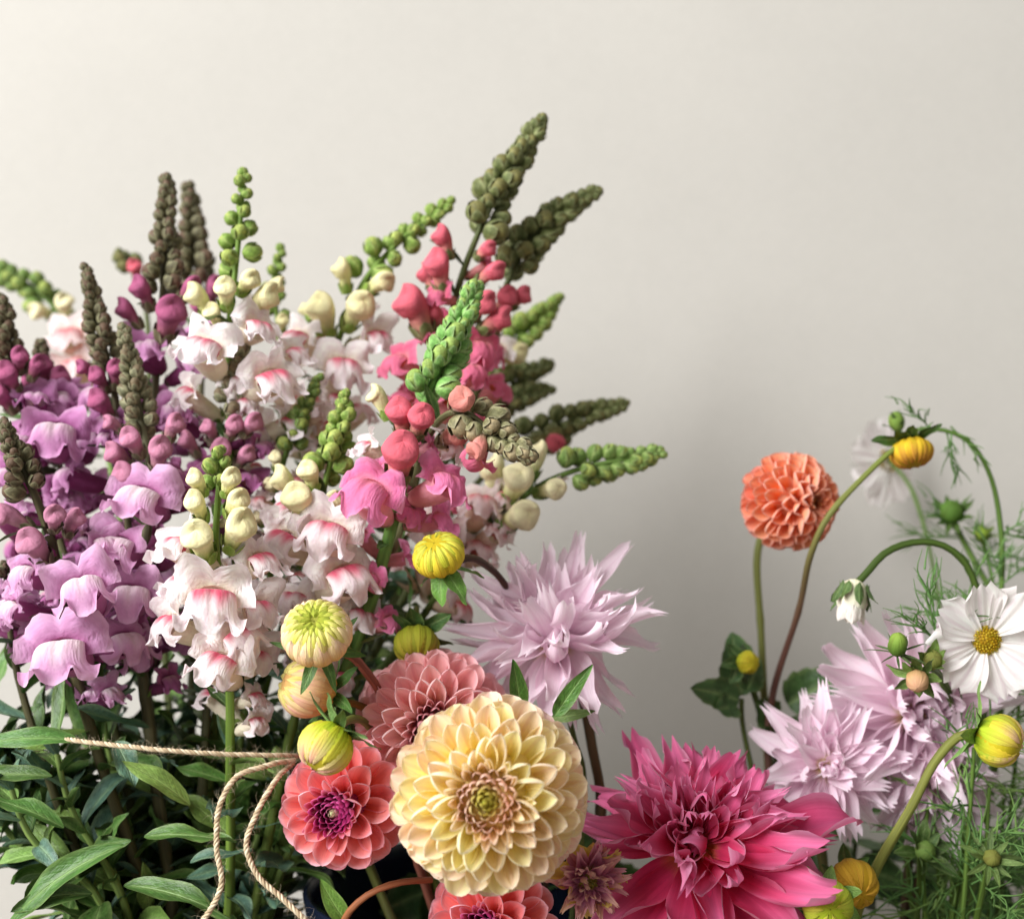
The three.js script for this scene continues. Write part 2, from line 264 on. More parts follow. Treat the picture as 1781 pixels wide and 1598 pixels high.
const KIND = {
  purple: { up: '#dba6ce', upBase: '#bd78a6', edge: '#ecc8e2', low: '#e4b0d6', palate: '#fbf0f0', throat: '#f0cf94', tube: '#9c4279', sepal: '#5b5138', pz0: .3, pz1: .72, yel: .7, core: '#735c4c', sep: '#5c573e', rim: '#aaa684', hot: '#b0788e', hotBase: '#8f6464' },
  plum: { up: '#c384b4', upBase: '#9c5488', edge: '#d8a8cc', low: '#cb90bc', palate: '#f0dde2', throat: '#e6bd7c', tube: '#93406f', sepal: '#5b5138', pz0: .3, pz1: .68, yel: .6, core: '#735c4c', sep: '#5c573e', rim: '#aaa684', hot: '#9c5474', hotBase: '#84504f' },
  mauve: { up: '#b86a98', upBase: '#9a4a7c', edge: '#cb8fbe', low: '#bd74a8', palate: '#d6adb6', throat: '#d0a27a', tube: '#823a62', sepal: '#5a5440', pz0: .25, pz1: .62, yel: .7, core: '#84745c', sep: '#747358', rim: '#bab694', hot: '#b47a90', hotBase: '#957068' },
  white: { up: '#faf7f0', upBase: '#f4efd8', edge: '#fefdfb', low: '#fcf6f4', palate: '#e0607a', throat: '#e57a6a', tube: '#e9e3c4', sepal: '#7f9a45', pz0: .34, pz1: .60, yel: .4, core: '#b9c96c', sep: '#7f9f45', rim: '#b4c876', hot: '#e4e0aa', hotBase: '#b9c26c' },
  blush: { up: '#f7ebe4', upBase: '#f2dccc', edge: '#fcf6f2', low: '#f8e8e4', palate: '#e07478', throat: '#e6906a', tube: '#e8d5b0', sepal: '#7f9a45', pz0: .36, pz1: .72, yel: .4, core: '#aebf66', sep: '#76954a', rim: '#a9bf78', hot: '#e0dcae', hotBase: '#b4be6c' },
  coral: { up: '#dc6484', upBase: '#e08c94', edge: '#e68fa8', low: '#e07694', palate: '#e08d8a', throat: '#f0a050', tube: '#dc9a90', sepal: '#616b3a', pz0: .2, pz1: .55, yel: .9, core: '#84804e', sep: '#5f693a', rim: '#a3a878', hot: '#c9606c', hotBase: '#b98a6c' },
  pink: { up: '#ec7fae', upBase: '#ee98b0', edge: '#f4a9cc', low: '#f08bb8', palate: '#ea8a9a', throat: '#f2a83c', tube: '#e6a7a4', sepal: '#7f9150', pz0: .2, pz1: .55, yel: .9, core: '#a7c46a', sep: '#7db35a', rim: '#b5d592', hot: '#d2667e', hotBase: '#d99a8e' },
  silver: { up: '#dc6484', upBase: '#e08c94', edge: '#e68fa8', low: '#e07694', palate: '#e08d8a', throat: '#f0a050', tube: '#dc9a90', sepal: '#7c7c58', pz0: .2, pz1: .55, yel: .9, core: '#a09070', sep: '#83825c', rim: '#bdb694', hot: '#cb8478', hotBase: '#a29470' },
};
const cache = {};
function shapesOf(kind) {
  if (!cache[kind]) { const k = KIND[kind]; cache[kind] = { buds: [0, 1, 2].map(() => budGeo(k.core, k.sep, k.rim, .86)), hot: [0, 1, 2].map(() => flowerBudGeo(k.hot, k.hotBase, k.sep, k.rim)), open: [0, 1, 2, 3, 4, 5, 6, 7, 8].map(() => flowerGeos(k)) }; }
  return cache[kind];
}
let snapIndex = 0;
// path: points [px, py, z] from the tip downwards; buds: [length in px, smallest, largest radius]; hot: [px, py, radius, dz]; open: [px, py, width, dz, turn]
function snapdragon(o) {
  rnd = rngOf(100 + 37 * snapIndex++);
  const k = KIND[o.kind], g = shapesOf(o.kind), curve = curveOf(o.path), total = curve.getLength(), pts = curve.getSpacedPoints(240);
  const t = thing('snapdragon_stem', o.label, 'snapdragon', pts[240], o.group);
  const at = (dist) => { const i = clamp(dist / total, 0, 1) * 240, a = Math.min(239, Math.floor(i)); return { p: pts[a].clone().lerp(pts[a + 1], i - a), tan: pts[a].clone().sub(pts[a + 1]).normalize() }; };
  addStem(t, curve, S(2.5), S(o.thick ?? 11), o.stemTop ?? k.sep, o.stemLow ?? '#6c7340', 1, 60, .42);
  // closed green buds
  const [bl, r0, r1] = o.buds; let d = 3, az = rr(0, 6), z0 = o.path[0][2];
  const spread = o.spread ?? 1;
  while (d < bl) {
    const f = d / bl, r = S(lerp(r0, r1, Math.pow(f, .8)) * .7 * rr(.8, 1.15), z0), { p, tan } = at(S(d, z0));
    const e = V().crossVectors(tan, V(Math.cos(az), Math.sin(az) * .3, Math.sin(az))).normalize(), tilt = lerp(.15, 1.0, Math.pow(f, .6)) * spread;
    const dir = tan.clone().multiplyScalar(Math.cos(tilt)).addScaledVector(e, Math.sin(tilt));
    part('bud', g.buds[Math.floor(rnd() * 3)], M.bud, t, basisY(p.clone().addScaledVector(e, r * (.25 + .55 * f)), dir, tan).scale(V(r * rr(.9, 1.05), r * rr(.85, 1.05), r * rr(.9, 1.05))));
    az += 2.25 + rr(-.3, .3); d += (o.gap ?? 1) * lerp(r0, r1, Math.pow(f, .8)) * .43;
  }
  const near = (x, y) => { let best = 0, bd = 1e9; for (let i = 0; i <= 240; i += 2) { const q = toPx(pts[i]), dd = (q[0] - x) ** 2 + (q[1] - y) ** 2; if (dd < bd) { bd = dd; best = i; } } return { p: pts[best], tan: pts[Math.max(0, best - 4)].clone().sub(pts[Math.min(240, best + 4)]).normalize() }; };
  for (const [x, y, r, dz = .008, kind] of o.hot ?? []) {
    const gg = kind ? shapesOf(kind) : g;
    if (r < 1) continue;
    const { p, tan } = near(x, y + r * 1.2), rad = S(r * .9, p.z), mid = P(x, y, p.z + dz), out = mid.clone().sub(p), e = out.clone().addScaledVector(tan, -out.dot(tan)).normalize();
    const dir = out.clone().normalize().multiplyScalar(.9).addScaledVector(tan, .75).normalize();
    part('bud', gg.hot[Math.floor(rnd() * 3)], M.hotBud, t, basisY(mid.clone().addScaledVector(dir, -rad * 1.75), dir, e).scale(V(rad * rr(.88, 1), rad * rr(1.05, 1.3), rad * rr(.88, 1))));
  }
  const open = [...(o.open ?? [])];
  if (open.length > 2) for (let i = 0, n = o.fill ?? 9, f0 = bl * 1.25, f1 = Math.min(o.leaves?.[0] ?? bl * 3, bl + 560); i < n; i++) { // smaller flowers all round the column
    const { p } = at(S(lerp(f0, f1, (i + .3) / n))), q = toPx(p), w = lerp(62, 100, (i + .5) / n) * rr(.85, 1.15), a2 = i * GOLD;
    open.push([q[0] + Math.cos(a2) * w * .55, q[1], w, Math.sin(a2) * .014, Math.cos(a2) * .5]);
  }
  for (const [x, y, w, dz = .016, turn = 0, kind] of open) {
    const gg = (kind ? shapesOf(kind) : g).open, G = gg[Math.floor(rnd() * gg.length)];
    const { p, tan } = near(x, y + w * .35), s = S(w / 2.95, p.z), mid = P(x, y, p.z + dz), out = mid.clone().sub(p), dist = out.length();
    const f = out.clone().normalize().add(V(turn + rr(-.3, .3), rr(-.25, .25), .55)).normalize();
    const fl = new THREE.Group(); fl.name = 'flower'; t.add(fl);
    fl.applyMatrix4(basisZ(mid, f, tan.clone().add(V(rr(-.5, .5), .5, 0)), s * (rnd() < .5 ? 1 : 1))); fl.position.sub(t.position);
    fl.scale.x *= rr(.92, 1.08);
    local('upper_lip', G.upper, M.softPetal, fl); local('lower_lip', G.lower, M.softPetal, fl);
    const tl = clamp(dist / s, .7, 1.9), tb = local('flower_tube', G.tube, M.softPetal, fl); tb.scale.z = tl;
    const ca = local('calyx', G.calyx, M.bud, fl); ca.position.z = -tl;
  }
  for (let i = 0; i < (o.inner ?? 8) && (o.open?.length); i++) { // small leaves between the flowers
    const { p, tan } = at(S(lerp(bl * 1.2, (o.leaves?.[0] ?? bl * 3), (i + rnd()) / (o.inner ?? 8)))), a = rr(0, 6.28), e = V().crossVectors(tan, V(Math.cos(a), .2, -Math.abs(Math.sin(a)))).normalize(), L = S(rr(45, 95));
    addLeaf(t, 'leaf', p, tan.clone().multiplyScalar(.5).add(e), tan, L, L * rr(.14, .2), { col: GREEN.dark });
  }
  for (const [x, y, z, dx, dy, dz, L, W, col] of o.extra ?? []) addLeaf(t, 'leaf', P(x, y, z), V(dx, dy, dz), V(.1, .8, .6), S(L), S(W * .8), { col, bend: rr(-1.1, -.3), fold: rr(.6, 1.1), twist: rr(-.9, .9), ruffle: .35 });
  // leaves on the lower stem
  if (o.leaves) {
    const [from, to, n, L0, L1] = o.leaves; let a = rr(0, 6);
    for (let i = 0; i < n; i++) {
      const { p, tan } = at(S(lerp(from, to, (i + rnd() * .8) / n))); a += GOLD;
      const e = V().crossVectors(tan, V(Math.cos(a), .2, Math.sin(a))).normalize(), tilt = rr(.6, 1.4), L = S(rr(L0, L1));
      const dir = tan.clone().multiplyScalar(Math.cos(tilt)).addScaledVector(e, Math.sin(tilt));
      addLeaf(t, 'leaf', p, dir, tan, L, L * rr(.13, .2), { ruffle: .32, col: [GREEN.dark, GREEN.dark, GREEN.mid, GREEN.blue, GREEN.blue, GREEN.light][Math.floor(rnd() * 6)] });
    }
  }
  return t;
}

// --- dahlias ---
function axes(a) { const x = V(...a).normalize(), e1 = V().crossVectors(x, Math.abs(x.y) > .9 ? V(1, 0, 0) : UP).normalize(); return [x, e1, V().crossVectors(x, e1)]; }
const cupProf = (pt, br = .6) => (v) => (.22 + .78 * Math.pow(v, .7)) * Math.pow(Math.max(0, 1 - Math.pow(Math.max(0, v - br) / (1 - br), pt)), .5) + .004;
// spiral of cupped petals on a ball; col(k, t, u, v): k 0 in the eye .. 1 outside
function ballDahlia(o) {
  rnd = rngOf(o.seed);
  const c = P(o.x, o.y, o.z), R = S(o.R, o.z), [A, e1, e2] = axes(o.axis), t = thing('ball_dahlia', o.label, 'dahlia', c, o.group);
  const N = o.N, tm = o.thMax, p = o.p ?? .62;
  part('receptacle', new THREE.SphereGeometry(R * (o.recep ?? .55), 24, 16), std({ color: new THREE.Color(o.recepCol ?? '#e8b090'), roughness: .9 }), t, new THREE.Matrix4().setPosition(c));
  for (let i = 0; i < N; i++) {
    const Ne = o.eyeN ?? 48, te = o.eye[1] * .94, inE = i < Ne, q0 = inE ? (i + .5) / Ne : (i - Ne + .5) / (N - Ne), q = (i + .5) / N;
    const th = inE ? te * Math.sqrt(q0) : lerp(te, tm, Math.pow(q0, p)), dth = inE ? te * .5 / Math.sqrt(q0) / Ne : Math.max((tm - te) * p * Math.pow(q0, p - 1) / (N - Ne), .002), az = i * GOLD + rr(-.1, .1);
    const k = sstep(o.eye[0], o.eye[1], th), sp = R * Math.sqrt(2 * Math.PI * Math.sin(th) * dth);
    const rad = e1.clone().multiplyScalar(Math.cos(az)).addScaledVector(e2, Math.sin(az)), th2 = th + rr(-.065, .065) * k;
    const d = A.clone().multiplyScalar(Math.cos(th2)).addScaledVector(rad, Math.sin(th2)), n = A.clone().multiplyScalar(Math.sin(th2)).addScaledVector(rad, -Math.cos(th2));
    const tip = R * lerp(o.dip ?? .78, o.flat ? lerp(1, o.flat, sstep(.6, 1.5, th)) : 1, sstep(0, o.eye[1] * 1.25, th)) * rr(.94, 1.04), r0 = R * .18;
    const far = sstep(o.eye[1], tm * .8, th), A1 = lerp(1.35, lerp(o.open ?? 2.1, o.openOut ?? 1.2, far) * rr(.9, 1.1), k), A0 = lerp(2.4, 2.5, k), vis = sp * lerp(.8, lerp(o.fat ?? .6, o.fatOut ?? .8, far), k);
    const W = vis * (A1 > 1.5708 ? A1 : A1 / Math.sin(A1)), L = tip - r0, tv = rnd();
    const hue = rr(.93, 1.05);
    const g = petalGeo({ L, W, A0, A1, bend: lerp(.85, o.bend ?? -.25, k) + rr(-.08, .08) * k, bend0: lerp(-.35, o.bend0 ?? .1, k), twist: rr(-.12, .12) * k, dense: 1.6, nu: 8, nv: k < .15 ? 8 : 12, prof: cupProf(o.point ?? 2.1, lerp(.6, o.blunt ?? .74, k)), ruffle: .05 * k, ph: rr(0, 6), crease: k * (o.crease ?? .03),
      color: (u, v) => o.col(k, q, u, v, tv).map((x) => x * hue) });
    part('petal', g, M.petal, t, basisY(c.clone().addScaledVector(d, r0), d, n));
  }
  if (o.pip) part('centre', grid(10, 5, (u, v) => { const a = u * 6.2832, b = v * 1.4, r = R * .035; return [r * Math.sin(b) * Math.cos(a), r * Math.cos(b), r * Math.sin(b) * Math.sin(a), ...C(o.pip)]; }, true), M.stem, t, basisY(c.clone().addScaledVector(A, R * (o.dip ?? .78) * .93), A, UP));
  if (o.stem) addStem(t, curveOf([c.clone().addScaledVector(A, -R * .2), ...o.stem]), S(o.stemR?.[0] ?? 8), S(o.stemR?.[1] ?? 9), ...(o.stemCol ?? ['#6f7a3c', '#6d5140']));
  return t;
}
const toothLen = (teeth, depth, seed) => (u) => { const x = (u + 1) / 2 * teeth, i = Math.min(teeth - 1, Math.floor(x)), f = x - i, h = 1 - .25 * (((i * 7 + seed) % 3) / 2); return 1 - depth + depth * h * (1 - Math.abs(f * 2 - 1)); };
const strapProf = (w0, m) => (v) => (w0 + (1 - w0) * Math.pow(Math.sin(Math.PI / 2 * clamp(v / m)), 1.3)) * (1 - .62 * sstep(m, 1, v));
// long split petals in layers; a layer: n, th, L, W (px), A0, A1, bend, depth, teeth
function fringedDahlia(o) {
  rnd = rngOf(o.seed);
  const c = P(o.x, o.y, o.z), [A, e1, e2] = axes(o.axis), t = thing('fringed_dahlia', o.label, 'dahlia', c, o.group), r0 = S(o.core ?? 16, o.z);
  part('receptacle', new THREE.SphereGeometry(r0 * 1.05, 16, 12), M.core2, t, new THREE.Matrix4().setPosition(c));
  let az = rr(0, 6);
  for (const l of o.layers) for (let i = 0; i < l.n; i++) {
    az += 2 * Math.PI / l.n + rr(-.16, .16) + (i ? 0 : .5);
    const th = l.th + rr(-1, 1) * (l.thJ ?? .15), rad = e1.clone().multiplyScalar(Math.cos(az)).addScaledVector(e2, Math.sin(az));
    const d = A.clone().multiplyScalar(Math.cos(th)).addScaledVector(rad, Math.sin(th)), n = A.clone().multiplyScalar(Math.sin(th)).addScaledVector(rad, -Math.cos(th));
    if (o.skip && o.skip(d, l.k)) continue;
    const L = S(l.L * rr(.85, 1.15), o.z) * (o.stretch ? o.stretch(d) : 1), W = S(l.W * rr(.85, 1.15), o.z), teeth = l.teeth ?? (rnd() < .5 ? 2 : 3), tv = rnd(), sd = Math.floor(rnd() * 9);
    const g = petalGeo({ L, W, A0: l.A0 * rr(.8, 1.2), A1: l.A1 * rr(.6, 1.3), bend: ((b1, b2, f, b3) => (s) => b1 * s + b2 * Math.sin(s * f) + b3 * Math.pow(s, 5))(l.bend + rr(-1, 1) * (l.bendJ ?? .5), rr(-.35, .35), rr(3, 6), rr(-1.1, 1.6)), bend0: rr(-.2, .2), twist: rr(-.9, .9) * (o.twist ?? 1), nu: teeth * 4, nv: 17, prof: strapProf(.4, .5), len: toothLen(teeth, (l.depth ?? .15) * rr(.5, 1.4), sd), ruffle: l.ruffle ?? .22, rf: rr(6, 11), ph: rr(0, 6), side: rr(-.12, .12), crease: .1,
      color: (u, v) => o.col(l.k, u, v, tv).map((x) => x * (1 - (o.streak ?? .1) * (.35 + .3 * Math.sin(u * 9.4 + sd + Math.sin(v * 5 + u * 3)) + .35 * Math.pow(.5 + .5 * Math.sin(u * 19 + sd * 2), 2)) * (.4 + .6 * v))) });
    part('petal', g, M.petal, t, basisY(c.clone().addScaledVector(d, r0 * .7), d, n));
  }
  for (let i = 0; i < (o.sepals ?? 6); i++) {
    const a = i * 1.05 + rr(-.2, .2), th = 2.1 + rr(-.2, .2), rad = e1.clone().multiplyScalar(Math.cos(a)).addScaledVector(e2, Math.sin(a)), d = A.clone().multiplyScalar(Math.cos(th)).addScaledVector(rad, Math.sin(th));
    addLeaf(t, 'sepal', c.clone().addScaledVector(d, r0 * .6), d, A, S(rr(40, 58), o.z), S(11, o.z), { col: GREEN.mid, bend: rr(-.6, .6) });
  }
  if (o.stem) addStem(t, curveOf([c.clone().addScaledVector(A, -r0 * .4), ...o.stem]), S(o.stemR?.[0] ?? 8), S(o.stemR?.[1] ?? 10), ...(o.stemCol ?? ['#5d4a30', '#4b3226']));
  return t;
}
// closed or half-open dahlia bud: petals folded over an oblate ball; rings: n, from, to (polar angle from the top), out, colour, tip colour
function dahliaBud(o) {
  rnd = rngOf(o.seed);
  const c = P(o.x, o.y, o.z), R = S(o.R, o.z), q = o.flat ?? .8, [A] = axes(o.axis), t = thing(o.name ?? 'dahlia_bud', o.label, 'flower bud', c, o.group), m = basisY(c, A, o.axis[1] > .9 ? TOCAM : UP);
  const cc0 = C(o.core);
  part('core', grid(20, 12, (u, v) => { const a = u * 6.2832, b = .02 + v * 3.1, r = R * .95, dip = (o.dimple ?? .12) * Math.exp(-b * b / .25); return [r * Math.sin(b) * Math.cos(a), r * q * (Math.cos(b) - dip), r * Math.sin(b) * Math.sin(a), ...cc0]; }, true), M.fleshBud, t, m);
  for (const [n, from, to, out, c0, c1, wide = 1.25] of o.rings) {
    const a0 = rr(0, 6);
    for (let i = 0; i < n; i++) {
      const az = a0 + (i + rr(-.24, .24)) * 6.2832 / n, k0 = vary(C(c0), .14), k1 = vary(C(c1), .14), tt = to + rr(-.05, .05), lift = out * rr(.8, 1.3);
      const g = grid(6, 8, (u0, v) => {
        const u = u0 * 2 - 1, b = lerp(from, tt, v), w = wide * Math.PI / n * Math.pow(Math.max(0, 1 - Math.pow(v, 3.2)), .55) * lerp(.55, 1, sstep(0, .4, v)) + .01, a = az + u * w, rr_ = R * (1 + lift * (.3 + .7 * v) - (.05 + .05 * v) * u * u * (o.ridge ?? 1)), sb = Math.max(.06, Math.sin(b)), dip = (o.dimple ?? .12) * Math.exp(-b * b / .25) * .8;
        return [rr_ * sb * Math.cos(a), rr_ * q * (Math.cos(b) - dip), rr_ * sb * Math.sin(a), ...mix(k0, k1, sstep(.15, .95, v) * .9 + .1 * u * u)];
      });
      part('petal', g, M.fleshBud, t, m);
    }
  }
  const [a, e1, e2] = axes(o.axis);
  for (let i = 0; i < (o.sepals ?? 5); i++) {
    const az = i * 6.2832 / (o.sepals ?? 5) + rr(-.2, .2), th = (o.sepalTh ?? 2.0) + rr(-.25, .25), rad = e1.clone().multiplyScalar(Math.cos(az)).addScaledVector(e2, Math.sin(az)), d = a.clone().multiplyScalar(Math.cos(th)).addScaledVector(rad, Math.sin(th));
    addLeaf(t, 'sepal', c.clone().addScaledVector(a, -R * q * .85).addScaledVector(rad, R * .15), d, a, S((o.sepalL ?? 45) * rr(.8, 1.15), o.z), S((o.sepalW ?? 12) * rr(.85, 1.15), o.z), { col: o.sepalCol ?? GREEN.mid, bend: o.sepalBend ?? rr(-.4, .5), fold: .7, prof: ovateLeaf });
  }
  if (o.stem) addStem(t, curveOf([c.clone().addScaledVector(a, -R * q * .8), ...o.stem]), S(o.stemR?.[0] ?? 6), S(o.stemR?.[1] ?? 8), ...(o.stemCol ?? ['#7c8a3f', '#6f7a3c']), o.stemMix);
  return t;
}
// --- cosmos ---
function threadLeaf(parent, pos, dir, L, o = {}) { // feathery leaf of fine threads, one part
  const col = vary(C(o.col ?? '#587a40'), .35), geos = [], r = S(o.r ?? 2.0), side = V().crossVectors(dir, V(rr(-1, 1), rr(-1, 1), rr(-1, 1))).normalize(), nrm = V().crossVectors(side, dir).normalize(), sag = rr(.05, .35) * (o.sag ?? 1);
  const spine = (s) => pos.clone().addScaledVector(dir, L * s).addScaledVector(nrm, L * .25 * s * s * (o.curl ?? 1)).add(V(0, -L * sag * s * s, 0));
  const line = (a, b, bow) => { const mid = a.clone().lerp(b, .5).add(bow); geos.push(tube(new THREE.CatmullRomCurve3([a, mid, b]), 6, (v) => r * (1 - .75 * v), () => col, 4)); };
  line(spine(0), spine(1), spine(.5).sub(spine(0).lerp(spine(1), .5)));
  const n = o.n ?? 3;
  for (let i = 1; i <= n; i++) for (const sgn of [-1, 1]) {
    const a = spine(i / (n + 1) * rr(.85, 1)), b = a.clone().addScaledVector(dir, L * rr(.25, .6)).addScaledVector(side, sgn * L * rr(.1, .42)).addScaledVector(nrm, L * rr(-.15, .2));
    line(a, b, V(rr(-1, 1), rr(-.3, 1), rr(-1, 1)).multiplyScalar(L * .09));
    if (rnd() < .5) { const m = a.clone().lerp(b, .5); line(m, m.clone().addScaledVector(dir, L * rr(.12, .25)).addScaledVector(side, sgn * L * rr(-.1, .15)), V(0, L * .02, 0)); }
  }
  return part('thread_leaf', mergeGeometries(geos), M.thread, parent);
}
const obovate = (v) => (.16 + .84 * Math.pow(Math.sin(Math.PI / 2 * clamp(v / .82)), 1.15)) * (1 - .42 * Math.pow(sstep(.8, 1, v), 1.3));
function cosmosHead(t, x, y, z, R, axis, n, seed) {
  rnd = rngOf(seed);
  const c = P(x, y, z), [A, e1, e2] = axes(axis);
  for (let i = 0; i < n; i++) {
    const a = i * 6.2832 / n + .18 + rr(-.1, .1), th = 1.42 + rr(-.1, .12), rad = e1.clone().multiplyScalar(Math.cos(a)).addScaledVector(e2, Math.sin(a)), d = A.clone().multiplyScalar(Math.cos(th)).addScaledVector(rad, Math.sin(th)), nn = A.clone().multiplyScalar(Math.sin(th)).addScaledVector(rad, -Math.cos(th));
    const L = S(R * rr(.92, 1.08), z), tint = vary(C('#f4f4ee'), .04), ph = rr(0, 6), sd = Math.floor(rnd() * 9);
    const W0 = S(R * rr(.40, .47), z), g = petalGeo({ L, W: W0, A0: .9, A1: rr(.15, .5), bend: rr(-.5, .1), bend0: .12, twist: rr(-.25, .25), nu: 18, nv: 14, prof: obovate, len: (u) => toothLen(3, .13, sd)(u) , ruffle: .16, rf: rr(4, 7), ph, crease: 0, color: (u, v) => mix(C('#e8e6c8'), tint, sstep(0, .25, v)) });
    const p = g.attributes.position, uv = g.attributes.uv; // pleats along the petal
    for (let k = 0; k < p.count; k++) { const u = uv.getX(k) * 2 - 1, v = uv.getY(k); p.setZ(k, p.getZ(k) + W0 * .075 * Math.cos(u * 11) * sstep(0, .3, v) * (1 - .5 * v)); }
    g.computeVertexNormals();
    part('petal', g, M.petal, t, basisY(c.clone().addScaledVector(rad, S(R * .1, z)).addScaledVector(A, (i % 2) * .0012), d, nn));
  }
  const geos = [], rd = S(R * .25, z), yel = ['#d8b21f', '#c79a12', '#b3a01c', '#e3c63c'];
  geos.push(grid(14, 6, (u, v) => { const a = u * 6.2832, b = v * 1.5; return [rd * Math.sin(b) * Math.cos(a), rd * .6 * Math.cos(b), rd * Math.sin(b) * Math.sin(a), ...C('#a9860f')]; }, true).toNonIndexed());
  for (let i = 0; i < 130; i++) {
    const q = (i + .5) / 130, b = 1.5 * Math.sqrt(q), a = i * GOLD, s = rd * lerp(.07, .1, q), outer = q > .82, g = new THREE.IcosahedronGeometry(s, 0), col = outer && i % 2 ? C('#2e1d12') : vary(C(yel[i % 4]), .2);
    g.setAttribute('color', new THREE.Float32BufferAttribute(Array.from({ length: g.attributes.position.count }, () => col).flat(), 3));
    g.scale(1, 1.9, 1); g.translate(rd * Math.sin(b) * Math.cos(a), rd * .62 * Math.cos(b) + s * .6, rd * Math.sin(b) * Math.sin(a)); geos.push(g);
    if (outer && i % 2) { const h = new THREE.IcosahedronGeometry(s * .8, 0); h.setAttribute('color', new THREE.Float32BufferAttribute(Array.from({ length: h.attributes.position.count }, () => C('#efd489')).flat(), 3)); h.translate(rd * 1.02 * Math.sin(b) * Math.cos(a), rd * .62 * Math.cos(b) + s * 2.6, rd * 1.02 * Math.sin(b) * Math.sin(a)); geos.push(h); }
  }
  part('flower_disc', mergeGeometries(geos), M.stem, t, basisY(c.clone().addScaledVector(A, S(R * .02, z)), A, UP));
}
function spikyBud(o) { // cosmos or small dahlia bud with narrow sepals
  rnd = rngOf(o.seed);
  const c = P(o.x, o.y, o.z), R = S(o.R, o.z), [A, e1, e2] = axes(o.axis), t = thing(o.name ?? 'cosmos_bud', o.label, 'flower bud', c, o.group);
  part('core', grid(14, 9, (u, v) => { const a = u * 6.2832, b = .02 + v * 3.1, r = R * (1 + .07 * Math.cos(a * 6 + 1.2 * v)); return [r * Math.sin(b) * Math.cos(a), R * (o.tall ?? 1) * Math.cos(b), r * Math.sin(b) * Math.sin(a), ...mix(C(o.tipCol ?? o.col), C(o.col), sstep(.1, .6, v))]; }, true), M.fleshBud, t, basisY(c, A, Math.abs(A.z) > .9 ? UP : TOCAM));
  for (let i = 0; i < (o.wraps ?? 0); i++) {
    const a = i * GOLD, rad = e1.clone().multiplyScalar(Math.cos(a)).addScaledVector(e2, Math.sin(a));
    part('petal', petalGeo({ L: R * 2.3 * (o.tall ?? 1) * rr(.85, 1.1), W: R * .75, A0: 1, A1: 1.1, bend: .35, bend0: -.2, prof: cupProf(2), nu: 6, nv: 8, color: (u, v) => mix(C(o.wrapBase ?? '#c9cf92'), C(o.wrapCol ?? '#f3f1e4'), sstep(.15, .6, v)) }), M.softPetal, t, basisY(c.clone().addScaledVector(A, -R * .9 * (o.tall ?? 1)).addScaledVector(rad, R * .35), A.clone().addScaledVector(rad, .22), rad.clone().negate()));
  }
  for (let i = 0; i < (o.sepals ?? 8); i++) {
    const a = i * 6.2832 / (o.sepals ?? 8) + rr(-.15, .15), th = (o.sepalTh ?? 1.2) + rr(-.25, .25), rad = e1.clone().multiplyScalar(Math.cos(a)).addScaledVector(e2, Math.sin(a)), d = A.clone().multiplyScalar(Math.cos(th)).addScaledVector(rad, Math.sin(th));
    addLeaf(t, 'sepal', c.clone().addScaledVector(A, -R * .8 * (o.tall ?? 1)).addScaledVector(rad, R * (o.sepalOut ?? .3)), d, A, S((o.sepalL ?? 34) * rr(.75, 1.2), o.z), S(o.sepalW ?? 4, o.z), { col: o.sepalCol ?? GREEN.mid, bend: o.sepalBend ?? rr(-.5, .5), nu: 4, nv: 8 });
  }
  if (o.stem) addStem(t, curveOf([c.clone().addScaledVector(A, -R * .8), ...o.stem]), S(o.stemR?.[0] ?? 4), S(o.stemR?.[1] ?? 6), ...(o.stemCol ?? ['#5f7a34', '#6a8a3c']));
  return t;
}
M.core = std({ color: C('#b8662f') && new THREE.Color('#b08038'), roughness: .9 });
M.core2 = std({ color: new THREE.Color('#a59238'), roughness: .9 });
// --- twine ---
function twinePart(name, t, pts, R, seed) {
  rnd = rngOf(seed);
  const curve = curveOf(pts), len = curve.getLength(), n = Math.ceil(len / (R * .55)), fr = curve.computeFrenetFrames(n, false), cp = curve.getSpacedPoints(n), turns = len / (R * 5.2), geos = [];
  for (let s = 0; s < 3; s++) {
    const hp = cp.map((p, j) => { const a = j / n * turns * 6.2832 + s * 2.094, r = R * .5 * (1 + .1 * Math.sin(j * .7 + s)); return p.clone().addScaledVector(fr.normals[j], Math.cos(a) * r).addScaledVector(fr.binormals[j], Math.sin(a) * r); });
    const c0 = C(['#cbb899', '#b29e80', '#d8caae'][s]);
    geos.push(tube(new THREE.CatmullRomCurve3(hp), n, (v) => R * .56 * (1 + .12 * Math.sin(v * n * .9 + s * 2)), (v, a) => c0.map((x) => x * (.85 + .25 * Math.sin(a * 5 + v * n * 1.3) * .5 + .1)), 7));
  }
  const m = part(name, mergeGeometries(geos), M.twine, t), hairs = [];
  for (let i = 0; i < len / .00022; i++) {
    const j = Math.floor(rnd() * n), a = rr(0, 6.28), o = fr.normals[j].clone().multiplyScalar(Math.cos(a)).addScaledVector(fr.binormals[j], Math.sin(a)), p = cp[j].clone().addScaledVector(o, R * .9), l = R * rr(.6, 4), q = p.clone().addScaledVector(o, l * rr(.3, 1)).addScaledVector(fr.tangents[j], l * rr(-1, 1)).add(V(rr(-1, 1), rr(-1, 1), rr(-1, 1)).multiplyScalar(l * .3)), col = C('#cdbb9f');
    hairs.push(tube(new THREE.CatmullRomCurve3([p, p.clone().lerp(q, .5).addScaledVector(o, l * .2), q]), 3, (v) => R * .03 * (1 - .5 * v), () => col, 3));
  }
  const f = local('fibre', mergeGeometries(hairs), M.twine, m); f.userData.kind = 'stuff';
}

